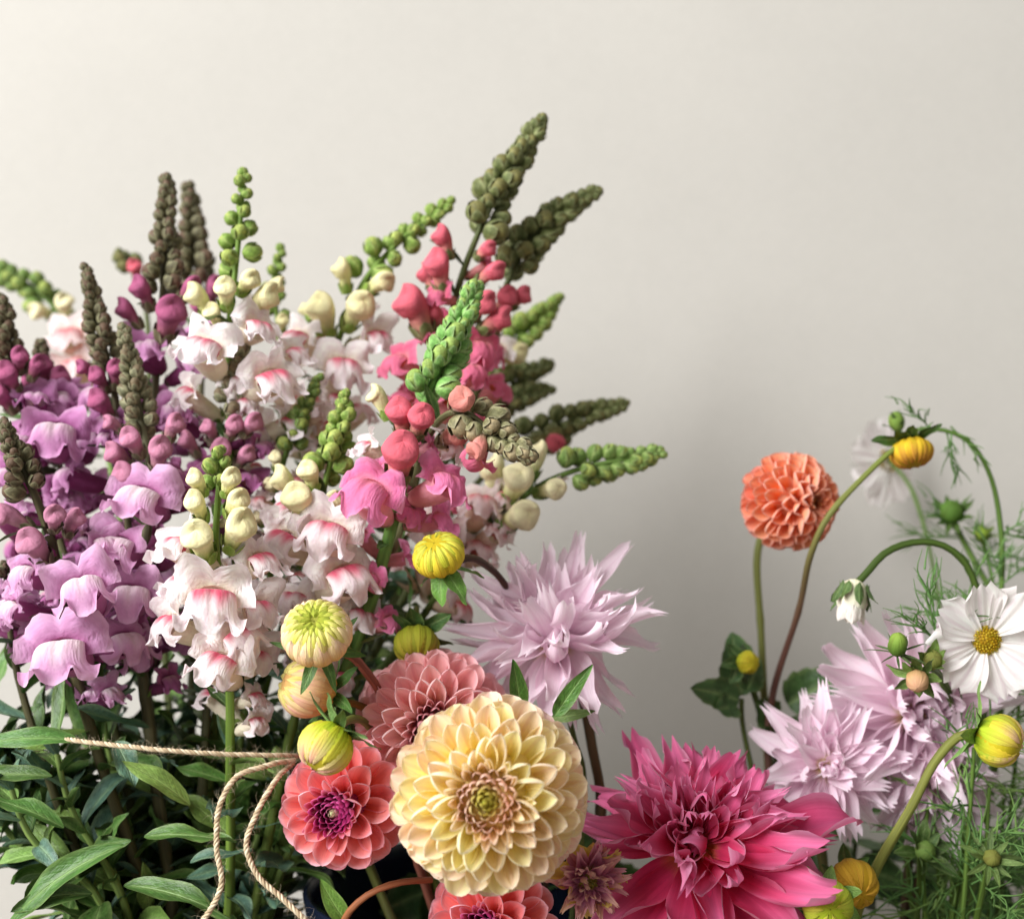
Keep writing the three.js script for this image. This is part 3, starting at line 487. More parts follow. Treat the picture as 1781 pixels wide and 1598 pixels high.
// ---------- vessels and twine ----------
function vessel(name, label, x, z, prof, mat) { // profile: radius, height pairs, outside then inside
  const t = thing(name, label, 'vase', V(x, 0, z));
  const g = new THREE.LatheGeometry(prof.map(([r, y]) => new THREE.Vector2(r, y)), 48);
  local('body', g, mat, t); return t;
}
vessel('flower_vase', 'dark navy glazed vase holding the dahlias', -0.02, 0.0, [[0, .004], [.045, .004], [.06, .012], [.075, .08], [.078, .17], [.072, .246], [.074, .257], [.071, .259], [.068, .25], [.072, .16], [.055, .02], [0, .015]], M.navy);
vessel('flower_bucket', 'grey metal bucket under the tied snapdragon bunch', -0.147, -0.005, [[0, .003], [.05, .003], [.052, .006], [.066, .185], [.069, .188], [.067, .19], [.064, .186], [.05, .012], [0, .012]], M.zinc);
vessel('cosmos_jar', 'dark jar holding the cosmos and fringed dahlias', 0.17, 0.0, [[0, .003], [.045, .003], [.055, .012], [.062, .12], [.052, .195], [.054, .205], [.05, .206], [.048, .19], [.056, .1], [0, .012]], M.navy);

// ---------- snapdragons ----------
// lower course of a stem of the tied bunch: from its flowers to the foot in the bucket
const foot = (x, y, z, dx = 0) => [[lerp(x, 322, clamp((1300 - y) / 700) * .75 + .05), Math.max(y + 60, 1300), lerp(z, 0, .25)], [lerp(x, 330, .72), 1640, lerp(z, 0, .5)], [330 + (x - 330) * .16 + dx, 2000, lerp(z, 0, .7)], [330 + (x - 330) * .12 + dx, 2440, lerp(z, 0, .75)]];
const G1 = 'lilac purple snapdragons in the tied bunch', G2 = 'white and pink snapdragons in the tied bunch', G3 = 'coral pink snapdragons in the tied bunch';
const snap = (kind, group, label, head, rest) => { const l = head[head.length - 1]; return snapdragon({ kind, group, label, path: [...head, ...(rest.foot ?? foot(l[0], l[1], l[2], rest.dx))], ...rest }); };
// lilac and purple
snap('plum', G1, 'tallest purple snapdragon with dark brown pointed bud spike', [[290, 314, -.03], [287, 420, -.03], [278, 560, -.03], [262, 760, -.03], [235, 1000, -.03]], { buds: [205, 11, 20], hot: [[250, 508, 22], [330, 500, 20], [226, 545, 20], [293, 552, 30, .014]], open: [[255, 610, 120, .01], [330, 640, 100, .005], [165, 690, 110, .006], [300, 720, 110, .01], [345, 760, 120, .006], [270, 800, 110, .005]], leaves: [760, 1350, 12, 75, 150] });
snap('plum', G1, 'blurred dark snapdragon spike standing behind the tallest purple one', [[328, 326, -.10], [334, 420, -.10], [350, 520, -.10], [345, 800, -.08]], { buds: [190, 12, 22], hot: [[370, 505, 18], [350, 540, 22]], open: [[350, 600, 100]], leaves: [700, 1300, 10, 65, 140] });
snap('plum', G1, 'purple snapdragon with slim grey-green spike leaning over the lilac flowers', [[150, 468, -.01], [163, 540, -.01], [190, 640, -.01], [215, 800, -.01], [225, 950, -.01]], { buds: [190, 9, 19], hot: [[175, 660, 17], [200, 650, 18], [150, 640, 15], [180, 705, 22]], open: [[190, 740, 110, .004], [120, 830, 120, .004], [215, 770, 100, .006]], leaves: [700, 1250, 12, 75, 150], stemLow: '#7a7048' });
snap('mauve', G1, 'purple snapdragon with pale grey-green spike and rosy buds', [[215, 573, .012], [228, 640, .012], [243, 720, .012], [262, 830, .012], [250, 960, .012], [240, 1080, .012]], { buds: [190, 9, 21], hot: [[232, 768, 21, .012], [275, 790, 24, .014], [205, 790, 22, .01], [222, 835, 26, .012], [300, 740, 20], [195, 735, 16]], open: [[245, 870, 160, .022, 0, 'purple'], [205, 955, 150, .024, -.2, 'purple'], [228, 1040, 150, .026, .1, 'purple'], [300, 960, 100, .01, .2, 'purple'], [240, 1140, 120, .012, .3, 'purple'], [330, 870, 100, .0, .3, 'mauve'], [300, 830, 90, .0, .1]], leaves: [640, 1150, 14, 75, 160], thick: 14, stemLow: '#77704a' });
snap('plum', G1, 'dark purple snapdragon at the end of the bunch with brown spike', [[4, 520, -.02], [14, 600, -.02], [36, 700, -.02], [80, 860, -.02]], { buds: [150, 10, 20], hot: [[32, 625, 18], [15, 655, 24], [60, 640, 16], [5, 690, 22]], open: [[95, 760, 165, .026], [35, 770, 110, .012], [10, 830, 110, .014, -.3], [120, 870, 110, .006], [60, 700, 110, .006]], leaves: [640, 1200, 12, 75, 150] });
snap('plum', G1, 'short purple snapdragon with small dark spike amid magenta buds', [[68, 596, -.045], [75, 650, -.045], [95, 760, -.04], [130, 950, -.04]], { buds: [60, 8, 15], hot: [[75, 645, 20], [100, 665, 20], [55, 665, 18]], open: [[100, 700, 120], [150, 770, 110], [130, 690, 90, .004], [170, 860, 110, .004], [60, 850, 120, 0, 0, 'mauve'], [130, 940, 120, -.005, 0, 'mauve'], [30, 950, 110, -.01, -.2, 'mauve'], [190, 1050, 110, -.01, .2, 'mauve'], [90, 1040, 110, -.01, 0, 'mauve'], [250, 930, 120, -.012, .2, 'mauve'], [280, 1060, 110, -.012, .2, 'mauve']], leaves: [560, 1050, 10, 75, 150] });
snap('purple', G1, 'lilac snapdragon with olive spike bending over its open flowers', [[6, 735, .05], [22, 780, .05], [55, 850, .045], [85, 930, .04], [105, 1010, .035], [120, 1130, .03]], { buds: [135, 8, 21], hot: [[92, 897, 22, .014], [125, 905, 20, .006], [60, 945, 30, .016], [25, 900, 22, .004]], open: [[145, 1030, 175, .03, -.1], [108, 1140, 190, .034, -.1], [45, 1000, 120, .014, -.4], [215, 1120, 140, .01, .2], [160, 1215, 90, .004, .2], [25, 1060, 110, .008, -.3], [180, 950, 100, .005]], leaves: [500, 950, 14, 85, 170], thick: 14, stemLow: '#78734a' });
snap('purple', G1, 'lilac snapdragon mostly hidden with one small bud and drooping flowers', [[8, 980, .02], [12, 1040, .02], [25, 1150, .02]], { buds: [25, 6, 12], open: [[20, 1060, 110, .012, -.2], [10, 900, 110, .01, -.2], [40, 1130, 80, .0]], hot: [], extra: [[140, 1290, .062, -1, .02, .25, 165, 22, GREEN.mid], [110, 1440, .06, -.75, .55, .3, 150, 26, GREEN.mid], [215, 1470, .06, -1, -.3, .3, 225, 30, GREEN.mid], [160, 1555, .06, -1, .05, .3, 130, 22, GREEN.dark], [250, 1455, .065, .95, .25, .3, 150, 24, GREEN.mid], [215, 1540, .06, .9, .12, .4, 190, 27, GREEN.dark], [330, 1400, .06, -.6, .6, .3, 130, 22, GREEN.light], [330, 1500, .05, .8, .2, .3, 110, 22, GREEN.blue], [90, 1350, .055, -.9, .2, .2, 130, 20, GREEN.dark], [200, 1290, .05, .5, -.6, .4, 90, 26, GREEN.blue]], leaves: [120, 560, 10, 85, 180], foot: [[90, 1370, .02], [200, 1640, .01], [300, 2000, 0], [306, 2440, 0]] });
snap('mauve', G1, 'dusky snapdragon spike of grey-green buds in front of white flowers', [[424, 572, .0], [415, 630, .0], [404, 700, .0], [392, 780, -.005], [380, 950, -.01]], { buds: [150, 8, 20], hot: [[405, 742, 18, .01], [437, 735, 20, .01], [365, 745, 17, .008], [385, 785, 22, .01], [330, 770, 18], [425, 790, 18]], open: [[340, 830, 90, .0], [430, 840, 100, .004], [390, 860, 90, .006], [455, 780, 90, .0], [320, 740, 90, -.005]], leaves: [620, 1100, 12, 65, 140] });
// white
snap('white', G2, 'white snapdragon with tall bright green open bud spike', [[424, 306, -.005], [418, 380, -.005], [408, 480, -.005], [398, 570, -.005], [400, 750, -.01], [405, 950, -.02]], { buds: [170, 10, 22], gap: 1.75, spread: 1.3, hot: [[350, 520, 22, .01], [393, 508, 22, .014], [430, 488, 20, .01], [455, 520, 26, .006], [372, 545, 18, .01], [470, 500, 18, -.004]], open: [[355, 612, 150, .024, -.15], [445, 575, 120, .01, .2], [470, 665, 150, .02, .1], [330, 690, 110, .004, -.3], [420, 670, 110, .01], [510, 620, 110, 0, .3], [440, 760, 120, .0], [500, 740, 120, .0, .3]], leaves: [760, 1200, 12, 65, 140] });
snap('white', G2, 'white and pink snapdragon with yellow-green spike arching towards the wall', [[782, 354, -.05], [740, 382, -.05], [690, 425, -.05], [640, 480, -.05], [600, 560, -.05], [560, 700, -.05], [540, 900, -.05]], { buds: [215, 8, 26], gap: 1.45, spread: 1.2, hot: [[600, 478, 20, .006], [662, 490, 22, .008], [565, 545, 30, .012], [622, 535, 30, .014], [535, 540, 14, -.01]], open: [[595, 645, 150, .026], [518, 595, 130, .016, -.2], [652, 590, 110, .008, .3], [495, 690, 120, .01, -.2], [560, 720, 120, .008], [620, 720, 110, .0], [540, 780, 110, .0], [470, 760, 110, -.01]], leaves: [780, 1200, 12, 65, 140] });
snap('white', G2, 'white snapdragon with pink throats and lime buds above the twine', [[380, 788, .055], [380, 850, .055], [375, 940, .05], [385, 1050, .045], [398, 1180, .04]], { buds: [70, 13, 20], gap: 1.2, hot: [[345, 838, 18, .01], [398, 838, 20, .012], [345, 880, 22, .012], [408, 872, 22, .012], [348, 935, 33, .02], [412, 918, 32, .016]], open: [[312, 955, 140, .012, -.4], [368, 1050, 190, .034, 0], [300, 1090, 140, .016, -.4], [445, 1065, 140, .014, .3], [380, 1160, 160, .03, 0], [450, 980, 130, .01, .4], [440, 1150, 130, .008, .3], [320, 1020, 120, .004, -.3], [420, 1115, 150, .022, .1], [440, 1215, 80, 0, .3]], leaves: [480, 900, 14, 65, 150], thick: 11, stemLow: '#7d9440', foot: [[400, 1300, .035], [395, 1640, .015], [350, 2000, 0], [345, 2440, 0]] });
snap('white', G2, 'white snapdragon with rose palates under a green bud spike', [[598, 688, .015], [590, 750, .015], [570, 820, .015], [555, 900, .02], [560, 1000, .02], [545, 1120, .015]], { buds: [150, 9, 24], hot: [[540, 822, 22, .012], [520, 868, 30, .018], [498, 840, 24, .006], [575, 880, 20, .01]], open: [[568, 935, 180, .024], [600, 1010, 180, .024, .1], [495, 945, 150, .016, -.3], [510, 1050, 130, .012, -.2], [625, 1075, 120, .008, .2], [560, 1080, 130, .012], [500, 890, 110, .004, -.4]], leaves: [520, 1000, 14, 65, 140], foot: [[500, 1300, .015], [430, 1640, .01], [360, 2000, 0], [352, 2440, 0]] });
snap('blush', G2, 'blush snapdragon with a small green spike between white flowers', [[552, 658, -.005], [530, 710, -.005], [500, 780, -.01], [480, 850, -.01], [470, 1000, -.02]], { buds: [150, 8, 17], gap: 1.2, hot: [[480, 800, 13], [450, 900, 13], [470, 845, 14]], open: [[530, 700, 100, -.01, .2], [560, 740, 110, -.01, .2], [470, 950, 110, -.005]], leaves: [520, 1000, 12, 65, 140] });
snap('white', G2, 'thin green snapdragon tip rising behind the tall white one', [[488, 436, -.07], [478, 500, -.07], [484, 580, -.07], [490, 760, -.07]], { buds: [130, 9, 15], gap: 1.9, hot: [[490, 560, 14]], open: [[500, 640, 100]], leaves: [600, 1100, 10, 65, 140] });
snap('blush', G2, 'cream snapdragon with green spike reaching sideways over the bare wall', [[1148, 788, -.03], [1080, 800, -.03], [1000, 818, -.03], [930, 850, -.03], [860, 910, -.03], [780, 1010, -.03], [700, 1120, -.03]], { buds: [175, 10, 24], spread: 1.1, hot: [[958, 850, 22, .012], [935, 800, 22, .004], [902, 838, 32, .014], [905, 895, 32, .016], [860, 835, 28, .004]], open: [[835, 880, 120, .012, .2], [770, 930, 130, .012], [860, 930, 110, .008, .3], [725, 915, 130, .016, -.2], [830, 960, 110, .004], [740, 990, 110, 0], [690, 990, 90, 0]], leaves: [560, 1000, 12, 65, 140], foot: [[560, 1300, -.02], [450, 1640, 0], [366, 2000, 0], [356, 2440, 0]] });
snap('blush', G2, 'blurred pale snapdragon leaning far out behind the purple spikes', [[-20, 470, -.16], [40, 490, -.16], [100, 540, -.16], [150, 620, -.16], [190, 800, -.14]], { buds: [130, 12, 20], hot: [[110, 530, 20], [70, 540, 18]], open: [[120, 590, 130], [130, 640, 110]], leaves: [700, 1100, 8, 65, 140] });
snap('coral', G2, 'blurred little snapdragon tip peeping out behind the dark spike', [[205, 440, -.15], [225, 465, -.15], [250, 520, -.15], [262, 800, -.12]], { buds: [40, 9, 14], hot: [[235, 470, 15]], leaves: [700, 1100, 8, 65, 140] });
// coral and pink
snap('coral', G3, 'coral snapdragon with the tallest olive bud spike leaning towards the bare wall', [[942, 214, -.03], [910, 260, -.03], [868, 325, -.03], [830, 410, -.03], [800, 490, -.03], [775, 600, -.03], [740, 760, -.03], [690, 960, -.03]], { buds: [225, 13, 25], gap: .9, hot: [[775, 420, 20, .006], [845, 432, 17, .008], [765, 470, 26, .012], [850, 475, 20, .01], [745, 480, 20, 0], [725, 535, 34, .01], [760, 550, 20, .004], [860, 555, 24, .006], [835, 530, 24, .01]], open: [[695, 635, 120, .01, -.4], [835, 610, 120, .008, .2], [765, 600, 110, .004], [820, 650, 110, .016, .2], [710, 700, 110, 0], [780, 700, 120, .0]], leaves: [780, 1200, 12, 65, 140] });
snap('coral', G3, 'coral snapdragon with second olive spike below the tallest one', [[1037, 334, -.05], [985, 362, -.05], [930, 410, -.05], [890, 475, -.05], [860, 560, -.05], [820, 720, -.05], [740, 960, -.05]], { buds: [215, 11, 24], gap: .9, hot: [[880, 518, 22, .01], [905, 515, 18, .006], [868, 556, 22, .01], [845, 610, 20]], open: [[850, 620, 100, .006, .3], [860, 680, 100, .0, .3]], leaves: [760, 1200, 10, 65, 140] });
snap('pink', G3, 'bright pink snapdragon with fresh light green bud spike', [[826, 498, .03], [800, 560, .03], [765, 640, .03], [735, 710, .03], [712, 790, .03], [690, 880, .03], [655, 1010, .025], [620, 1120, .02]], { buds: [220, 13, 27], gap: .85, hot: [[663, 697, 22, .004, 'white'], [700, 722, 28, .014, 'coral'], [732, 725, 28, .018, 'coral'], [697, 793, 36, .024, 'coral']], open: [[640, 862, 175, .03, -.15], [772, 845, 140, .02, .7], [760, 905, 100, .004, .3], [640, 780, 90, .0, -.2, 'white'], [780, 780, 110, .0, .2, 'blush']], leaves: [620, 1000, 12, 65, 140], thick: 17, stemLow: '#6e6a38', foot: [[540, 1300, .01], [450, 1640, 0], [362, 2000, 0], [354, 2440, 0]] });
snap('silver', G3, 'snapdragon with silvery olive spike drooping forward over pink flowers', [[918, 792, .06], [885, 770, .055], [845, 742, .05], [805, 716, .045], [765, 730, .035], [730, 800, .02], [690, 940, .01]], { buds: [150, 15, 26], gap: .8, hot: [[805, 700, 26, .008], [785, 755, 24, .012], [835, 775, 22, .004]], open: [[830, 800, 100, -.005, .2, 'coral']], leaves: [520, 900, 8, 65, 140], foot: [[550, 1300, .0], [455, 1640, 0], [364, 2000, 0], [354, 2440, 0]] });
for (const [a, kind, label, bl, r1] of [
  [[[972, 518, -.10], [930, 560, -.10], [890, 600, -.10], [850, 650, -.10], [760, 800, -.10]], 'white', 'soft green snapdragon tip slanting out behind the coral flowers', 130, 20],
  [[[955, 634, -.12], [905, 652, -.12], [860, 680, -.12], [770, 800, -.12]], 'coral', 'blurred green snapdragon tip lowest but one behind the coral flowers', 110, 20],
  [[[952, 676, -.11], [900, 695, -.11], [850, 715, -.11], [760, 830, -.11]], 'coral', 'blurred dark green snapdragon tip just above the dark sideways spike', 110, 20],
  [[[1087, 704, -.09], [1030, 718, -.09], [960, 745, -.09], [900, 775, -.09], [780, 900, -.09]], 'coral', 'dark olive snapdragon spike pointing sideways above the cream one', 185, 24],
]) snap(kind, G3, label, a, { buds: [bl, 9, r1], open: a[0][0] > 1000 ? [] : [[a[2][0] - 30, a[2][1] + 10, 100]], hot: [[a[2][0], a[2][1] + 20, 20]], leaves: [500, 1000, 10, 65, 140], foot: [[580, 1250, -.05], [470, 1640, -.02], [372, 2000, 0], [358, 2440, 0]] });
// leafy shoots that fill the foot of the bunch
for (let i = 0; i < 34; i++) {
  const r = rngOf(900 + i), x = lerp(-60, 640, (i + r() * .8) / 34); const y = lerp(1170, 1380, r()), z = x < 150 ? lerp(-.05, .05, r()) : lerp(-.09, .012, r());
  snapdragon({ kind: 'white', group: 'leafy snapdragon shoots in the tied bunch', label: 'leafy green flowerless snapdragon shoot low in the tied bunch', path: [[x, y, z], [lerp(x, 300, .15), y + 120, z], [lerp(x, 330, .5), 1560, z * .7], [lerp(x, 335, .8), 1950, z * .3], [lerp(x, 335, .88), 2440, 0]], buds: [1, 4, 4], hot: [], open: [], leaves: [0, 480, 26, 70, 165], thick: 10, stemTop: '#8aa45a', stemLow: '#7f9050' });
}
// ---------- twine ----------
{
  const t = thing('twine', 'brown jute twine tied round the snapdragon stems with two loose ends', 'twine', P(500, 1318, .06));
  twinePart('loop', t, [[540, 1318, .02], [505, 1314, .052], [400, 1312, .066], [300, 1306, .072], [200, 1296, .07], [95, 1284, .06], [20, 1280, .02], [0, 1290, -.02], [100, 1300, -.05], [300, 1310, -.07], [480, 1316, -.05], [540, 1318, -.01]], S(3.9), 51);
  twinePart('loose_end', t, [[512, 1322, .052], [470, 1330, .064], [410, 1352, .072], [382, 1400, .076], [376, 1470, .078], [384, 1540, .08], [360, 1590, .082], [300, 1650, .082]], S(4.4), 52);
  twinePart('loose_end', t, [[510, 1326, .052], [480, 1356, .066], [448, 1410, .074], [428, 1468, .078], [446, 1520, .08], [490, 1562, .082], [535, 1606, .084], [560, 1660, .08]], S(4.4), 53);
}
// ---------- ball dahlias ----------
const stemTo = (x, y, z, c = [860, 1900, 0]) => [[x, y, z], [lerp(x, c[0], .6), 1750, lerp(z, c[2], .7)], c, [c[0], 2300, c[2]]];
ballDahlia({ seed: 11, label: 'large pale yellow ball dahlia with peach centre', x: 853, y: 1382, z: .105, R: 172, axis: [-.05, .16, 1], recep: .7, recepCol: '#ecd48a', N: 228, eyeN: 76, thMax: 2.0, p: .85, eye: [.34, .52], dip: .86, open: 2.0, openOut: 1.25, pip: '#b9b545', stem: stemTo(850, 1480, -.02),
  col: (k, q, u, v, tv) => {
    const pk = clamp(.55 * sstep(.55, 1, q) + tv * .75 - .15), h = (a, b) => mix(C(a), C(b), pk);
    let o = mix(h('#fff25c', '#ffe48c'), h('#fffcb8', '#ffdcd0'), sstep(.4, .92, v)); o = mix(o, C('#fffdec'), clamp(Math.pow(Math.abs(u), 4) * .5 + sstep(.93, 1, v) * .5));
    let e = mix(C('#f4d68c'), C('#ffdfcc'), sstep(.4, 1, v)); e = mix(C('#c9c04c'), e, sstep(.04, .13, q));
    return mix(e, o, k);
  } });
const coralCol = (k, q, u, v, tv) => {
  let o = mix(C('#ff8a66'), C('#ff9a90'), sstep(.3, .8, v)); o = mix(o, C('#ffd8e0'), clamp(Math.pow(Math.abs(u), 2.4) * .8 + sstep(.86, 1, v) * .8)); o = mix(o, C('#f0607a'), tv * .3);
  let e = mix(C('#9c2466'), C('#e05aa6'), sstep(.6, 1, v)); e = mix(C('#d9c9a4'), e, sstep(.02, .07, q));
  return mix(e, o, k);
};
ballDahlia({ seed: 12, label: 'coral dahlia with magenta eye and pink petal edges beside the twine', x: 603, y: 1398, z: .065, R: 118, axis: [-.2, .05, 1], N: 108, eyeN: 58, thMax: 1.85, p: .9, eye: [.40, .58], recep: .45, recepCol: '#c0508a', dip: .72, open: 1.3, openOut: .95, fat: .72, fatOut: .8, point: 1.75, bend: -.15, pip: '#cfd4a0', blunt: .62, col: coralCol, stem: stemTo(640, 1500, 0, [820, 1900, .02]) });
ballDahlia({ seed: 13, label: 'coral dahlia with magenta eye tucked under the yellow dahlia', x: 858, y: 1616, z: .06, R: 122, axis: [-.25, .3, 1], N: 108, eyeN: 58, thMax: 1.85, p: .9, eye: [.38, .56], recep: .45, recepCol: '#c0508a', dip: .72, open: 1.3, openOut: .95, fat: .72, fatOut: .8, point: 1.75, bend: -.1, pip: '#cfd4a0', blunt: .62, col: coralCol, stem: stemTo(870, 1680, 0, [870, 1900, .02]) });
ballDahlia({ seed: 14, label: 'peach pink ball dahlia with rose eye behind the yellow dahlia', x: 752, y: 1262, z: .035, R: 138, axis: [.12, .1, 1], N: 178, eyeN: 64, thMax: 2.0, p: .85, eye: [.38, .54], recep: .6, recepCol: '#c0707c', dip: .8, open: 1.9, openOut: 1.15, point: 2, pip: '#b98a6a', stem: stemTo(780, 1400, -.04),
  col: (k, q, u, v, tv) => {
    let o = mix(C('#ffd9b4'), C('#ffd0c8'), sstep(.35, .85, v)); o = mix(o, C('#fff0ee'), clamp(Math.pow(Math.abs(u), 3.5) * .6 + sstep(.92, 1, v) * .6)); o = mix(o, C('#ffc0c8'), tv * .45);
    return mix(mix(C('#b04a60'), C('#f6b8bc'), sstep(.6, 1, v)), o, k);
  } });
ballDahlia({ seed: 15, label: 'orange ball dahlia standing alone on a tall green stem', x: 1372, y: 872, z: -.03, R: 86, axis: [.52, .0, .85], N: 165, thMax: 2.35, p: .75, eyeN: 30, eye: [.14, .34], dip: .78, open: 1.9, openOut: 1.35, fat: .62, fatOut: .76, blunt: .76, crease: .01, bend: -.3, point: 2, stem: [[1335, 905, -.075], [1318, 960, -.075], [1324, 1100, -.07], [1332, 1260, -.06], [1360, 1600, -.03], [1480, 2000, 0], [1500, 2300, 0]], stemR: [7, 8], stemCol: ['#7d8440', '#5a4630'],
  col: (k, q, u, v, tv) => {
    const rd = clamp(.6 * sstep(.55, 1, q) + (tv - .4) * .5);
    let o = mix(C('#fa9a54'), mix(C('#fcae7e'), C('#ee7078'), rd * .8), sstep(.45, .9, v)); o = mix(o, C('#ffdcca'), clamp(Math.pow(Math.abs(u), 4) * .55 + sstep(.92, 1, v) * .55));
    return mix(mix(C('#7e2420'), C('#c98342'), sstep(.5, 1, v)), o, k);
  } });
// ---------- fringed dahlias ----------
const lavCol = (k, u, v, tv) => { let o = mix(C('#f6e8a0'), C('#fdecf4'), sstep(.02, .24, v)); o = mix(o, C('#fff6fb'), sstep(.45, 1, v) * .8); return mix(o, C('#f4cfe4'), .25 * tv * Math.exp(-u * u / .15)); };
const lav = (o) => fringedDahlia({ col: lavCol, group: 'lavender fringed dahlias', ...o });
lav({ seed: 31, label: 'lavender fringed dahlia seen from the side on a dark stem', x: 968, y: 1112, z: .015, axis: [-.12, .8, .58], core: 20, stem: [[1012, 1205, -.012], [1030, 1300, -.012], [1045, 1400, -.01], [1000, 1700, 0], [900, 2000, 0], [890, 2300, 0]], stemR: [9, 11], stemCol: ['#5d4a30', '#4b2f24'],
  layers: [{ n: 18, th: 1.95, L: 185, W: 34, A0: 1.8, A1: 1.1, bend: -.25, bendJ: .6, k: 0 }, { n: 18, th: 1.55, L: 188, W: 36, A0: 1.9, A1: 1.3, bend: .3, bendJ: .6, k: 0 }, { n: 15, th: 1.15, L: 165, W: 38, A0: 1.8, A1: 1.5, bend: .6, bendJ: .6, k: .3 }, { n: 10, th: .75, L: 145, W: 42, A0: 1.5, A1: 1.6, bend: .7, k: .6 }, { n: 5, th: .4, L: 90, W: 28, A0: 1.4, A1: 1.6, bend: .9, bendJ: .9, k: 1 }] });
lav({ seed: 32, label: 'largest lavender fringed dahlia half behind the white cosmos', x: 1590, y: 1240, z: -.01, axis: [.1, .12, 1], core: 18, stem: stemTo(1590, 1350, -.06, [1540, 1900, 0]),
  layers: [{ n: 19, th: 1.65, L: 210, W: 36, A0: 1.8, A1: 1.1, bend: .1, bendJ: .6, k: 0 }, { n: 16, th: 1.3, L: 190, W: 38, A0: 1.8, A1: 1.3, bend: .35, bendJ: .6, k: 0 }, { n: 13, th: .95, L: 135, W: 32, A0: 1.6, A1: 1.4, bend: .6, k: .3 }, { n: 8, th: .6, L: 85, W: 24, A0: 1.4, A1: 1.3, bend: .6, k: .7 }] });
lav({ seed: 33, label: 'small lavender fringed dahlia beside the hot pink one', x: 1437, y: 1332, z: .005, axis: [-.1, .12, 1], core: 14, stem: stemTo(1425, 1440, -.03, [1510, 1900, 0]), stemCol: ['#6a6a3a', '#5a4a34'],
  layers: [{ n: 17, th: 1.8, L: 140, W: 30, A0: 1.4, A1: 1, bend: -.1, bendJ: .6, k: 0 }, { n: 16, th: 1.35, L: 122, W: 28, A0: 1.6, A1: 1.1, bend: .3, bendJ: .6, k: 0 }, { n: 10, th: .9, L: 85, W: 22, A0: 1.3, A1: 1.1, bend: .4, k: .4 }, { n: 7, th: .5, L: 52, W: 16, A0: 1.6, A1: 1.4, bend: .8, k: 1 }] });
lav({ seed: 34, label: 'lavender fringed dahlia under the bent green bud stem', x: 1625, y: 1350, z: -.005, axis: [.25, -.1, 1], core: 14, stem: stemTo(1610, 1440, -.05, [1545, 1900, 0]),
  layers: [{ n: 17, th: 1.8, L: 145, W: 30, A0: 1.5, A1: 1, bend: -.15, bendJ: .6, k: 0 }, { n: 16, th: 1.35, L: 128, W: 30, A0: 1.6, A1: 1.1, bend: .25, bendJ: .6, k: 0 }, { n: 10, th: .9, L: 90, W: 24, A0: 1.3, A1: 1.1, bend: .4, k: .4 }, { n: 7, th: .5, L: 60, W: 18, A0: 1.6, A1: 1.4, bend: .7, k: 1 }] });
fringedDahlia({ stretch: (d) => 1 - .3 * sstep(.2, .9, d.y) + .22 * sstep(.3, 1, d.x) * sstep(.5, -.2, d.y), seed: 35, label: 'large hot pink fringed dahlia with yellow heart', x: 1212, y: 1472, z: .06, axis: [-.02, .52, .85], core: 20, stem: stemTo(1200, 1560, 0, [1000, 1950, 0]),
  col: (k, u, v, tv) => { let o = mix(C('#ee9a3a'), C('#e83c74'), sstep(.03, .26 - .1 * k, v)); o = mix(o, mix(C('#f470a6'), C('#f996c2'), tv), sstep(.35, .9, v)); return mix(o, C('#fbc2e0'), .75 * Math.pow(Math.abs(u), 4) * sstep(.3, .9, v)); },
  skip: (d, k) => (k >= .5 && d.y < .35 && d.z > .5) || (d.x < -.85 && d.y < -.05), streak: .42, layers: [{ n: 19, th: 1.75, L: 275, W: 46, A0: 1.1, A1: .7, bend: -.35, bendJ: .5, k: 0, depth: .14, ruffle: .7 }, { n: 18, th: 1.4, L: 240, W: 44, A0: 1.3, A1: .9, bend: .15, bendJ: .6, k: 0, depth: .14, ruffle: .5 }, { n: 18, th: 1.15, L: 205, W: 38, A0: 1.6, A1: 1.4, bend: .5, bendJ: .6, k: .3, ruffle: .4 }, { n: 18, th: 1.0, L: 205, W: 32, A0: 1.9, A1: 1.5, bend: .65, bendJ: .5, k: .5 }, { n: 15, th: .8, L: 178, W: 32, A0: 1.8, A1: 1.6, bend: .75, bendJ: .7, k: .6 }, { n: 8, th: .6, L: 100, W: 30, A0: 1.4, A1: 1.7, bend: 1.3, bendJ: 1.2, k: 1 }] });
// ---------- dahlia buds ----------
const creamRings = [[9, 2.5, 1.25, .02, '#d9b45a', '#ecc9a6'], [12, 2.0, 1.0, .05, '#e3bd76', '#ecd0b0'], [14, 1.7, .78, .05, '#e6c99a', '#ecdca0'], [16, 1.3, .58, .05, '#dccf7a', '#e2dd84'], [15, 1.0, .42, .05, '#b9b84a', '#dfe07e'], [12, .7, .28, .04, '#8f9a30', '#cdd65a'], [8, .45, .12, .03, '#7d8a2a', '#b4c244']];
dahliaBud({ seed: 41, label: 'half-open cream dahlia bud with lime centre facing up', x: 551, y: 1102, z: .085, R: 61, axis: [-.03, .68, .73], flat: .88, dimple: .3, core: '#8f9436', rings: creamRings, ridge: 1.4, sepals: 6, sepalTh: 2.1, sepalL: 80, stem: [[610, 1140, .062], [638, 1170, .055], [665, 1215, .045], [700, 1400, .02], ...stemTo(760, 1600, 0)], stemCol: ['#b06a5c', '#8f5a48'], stemR: [7, 8] });
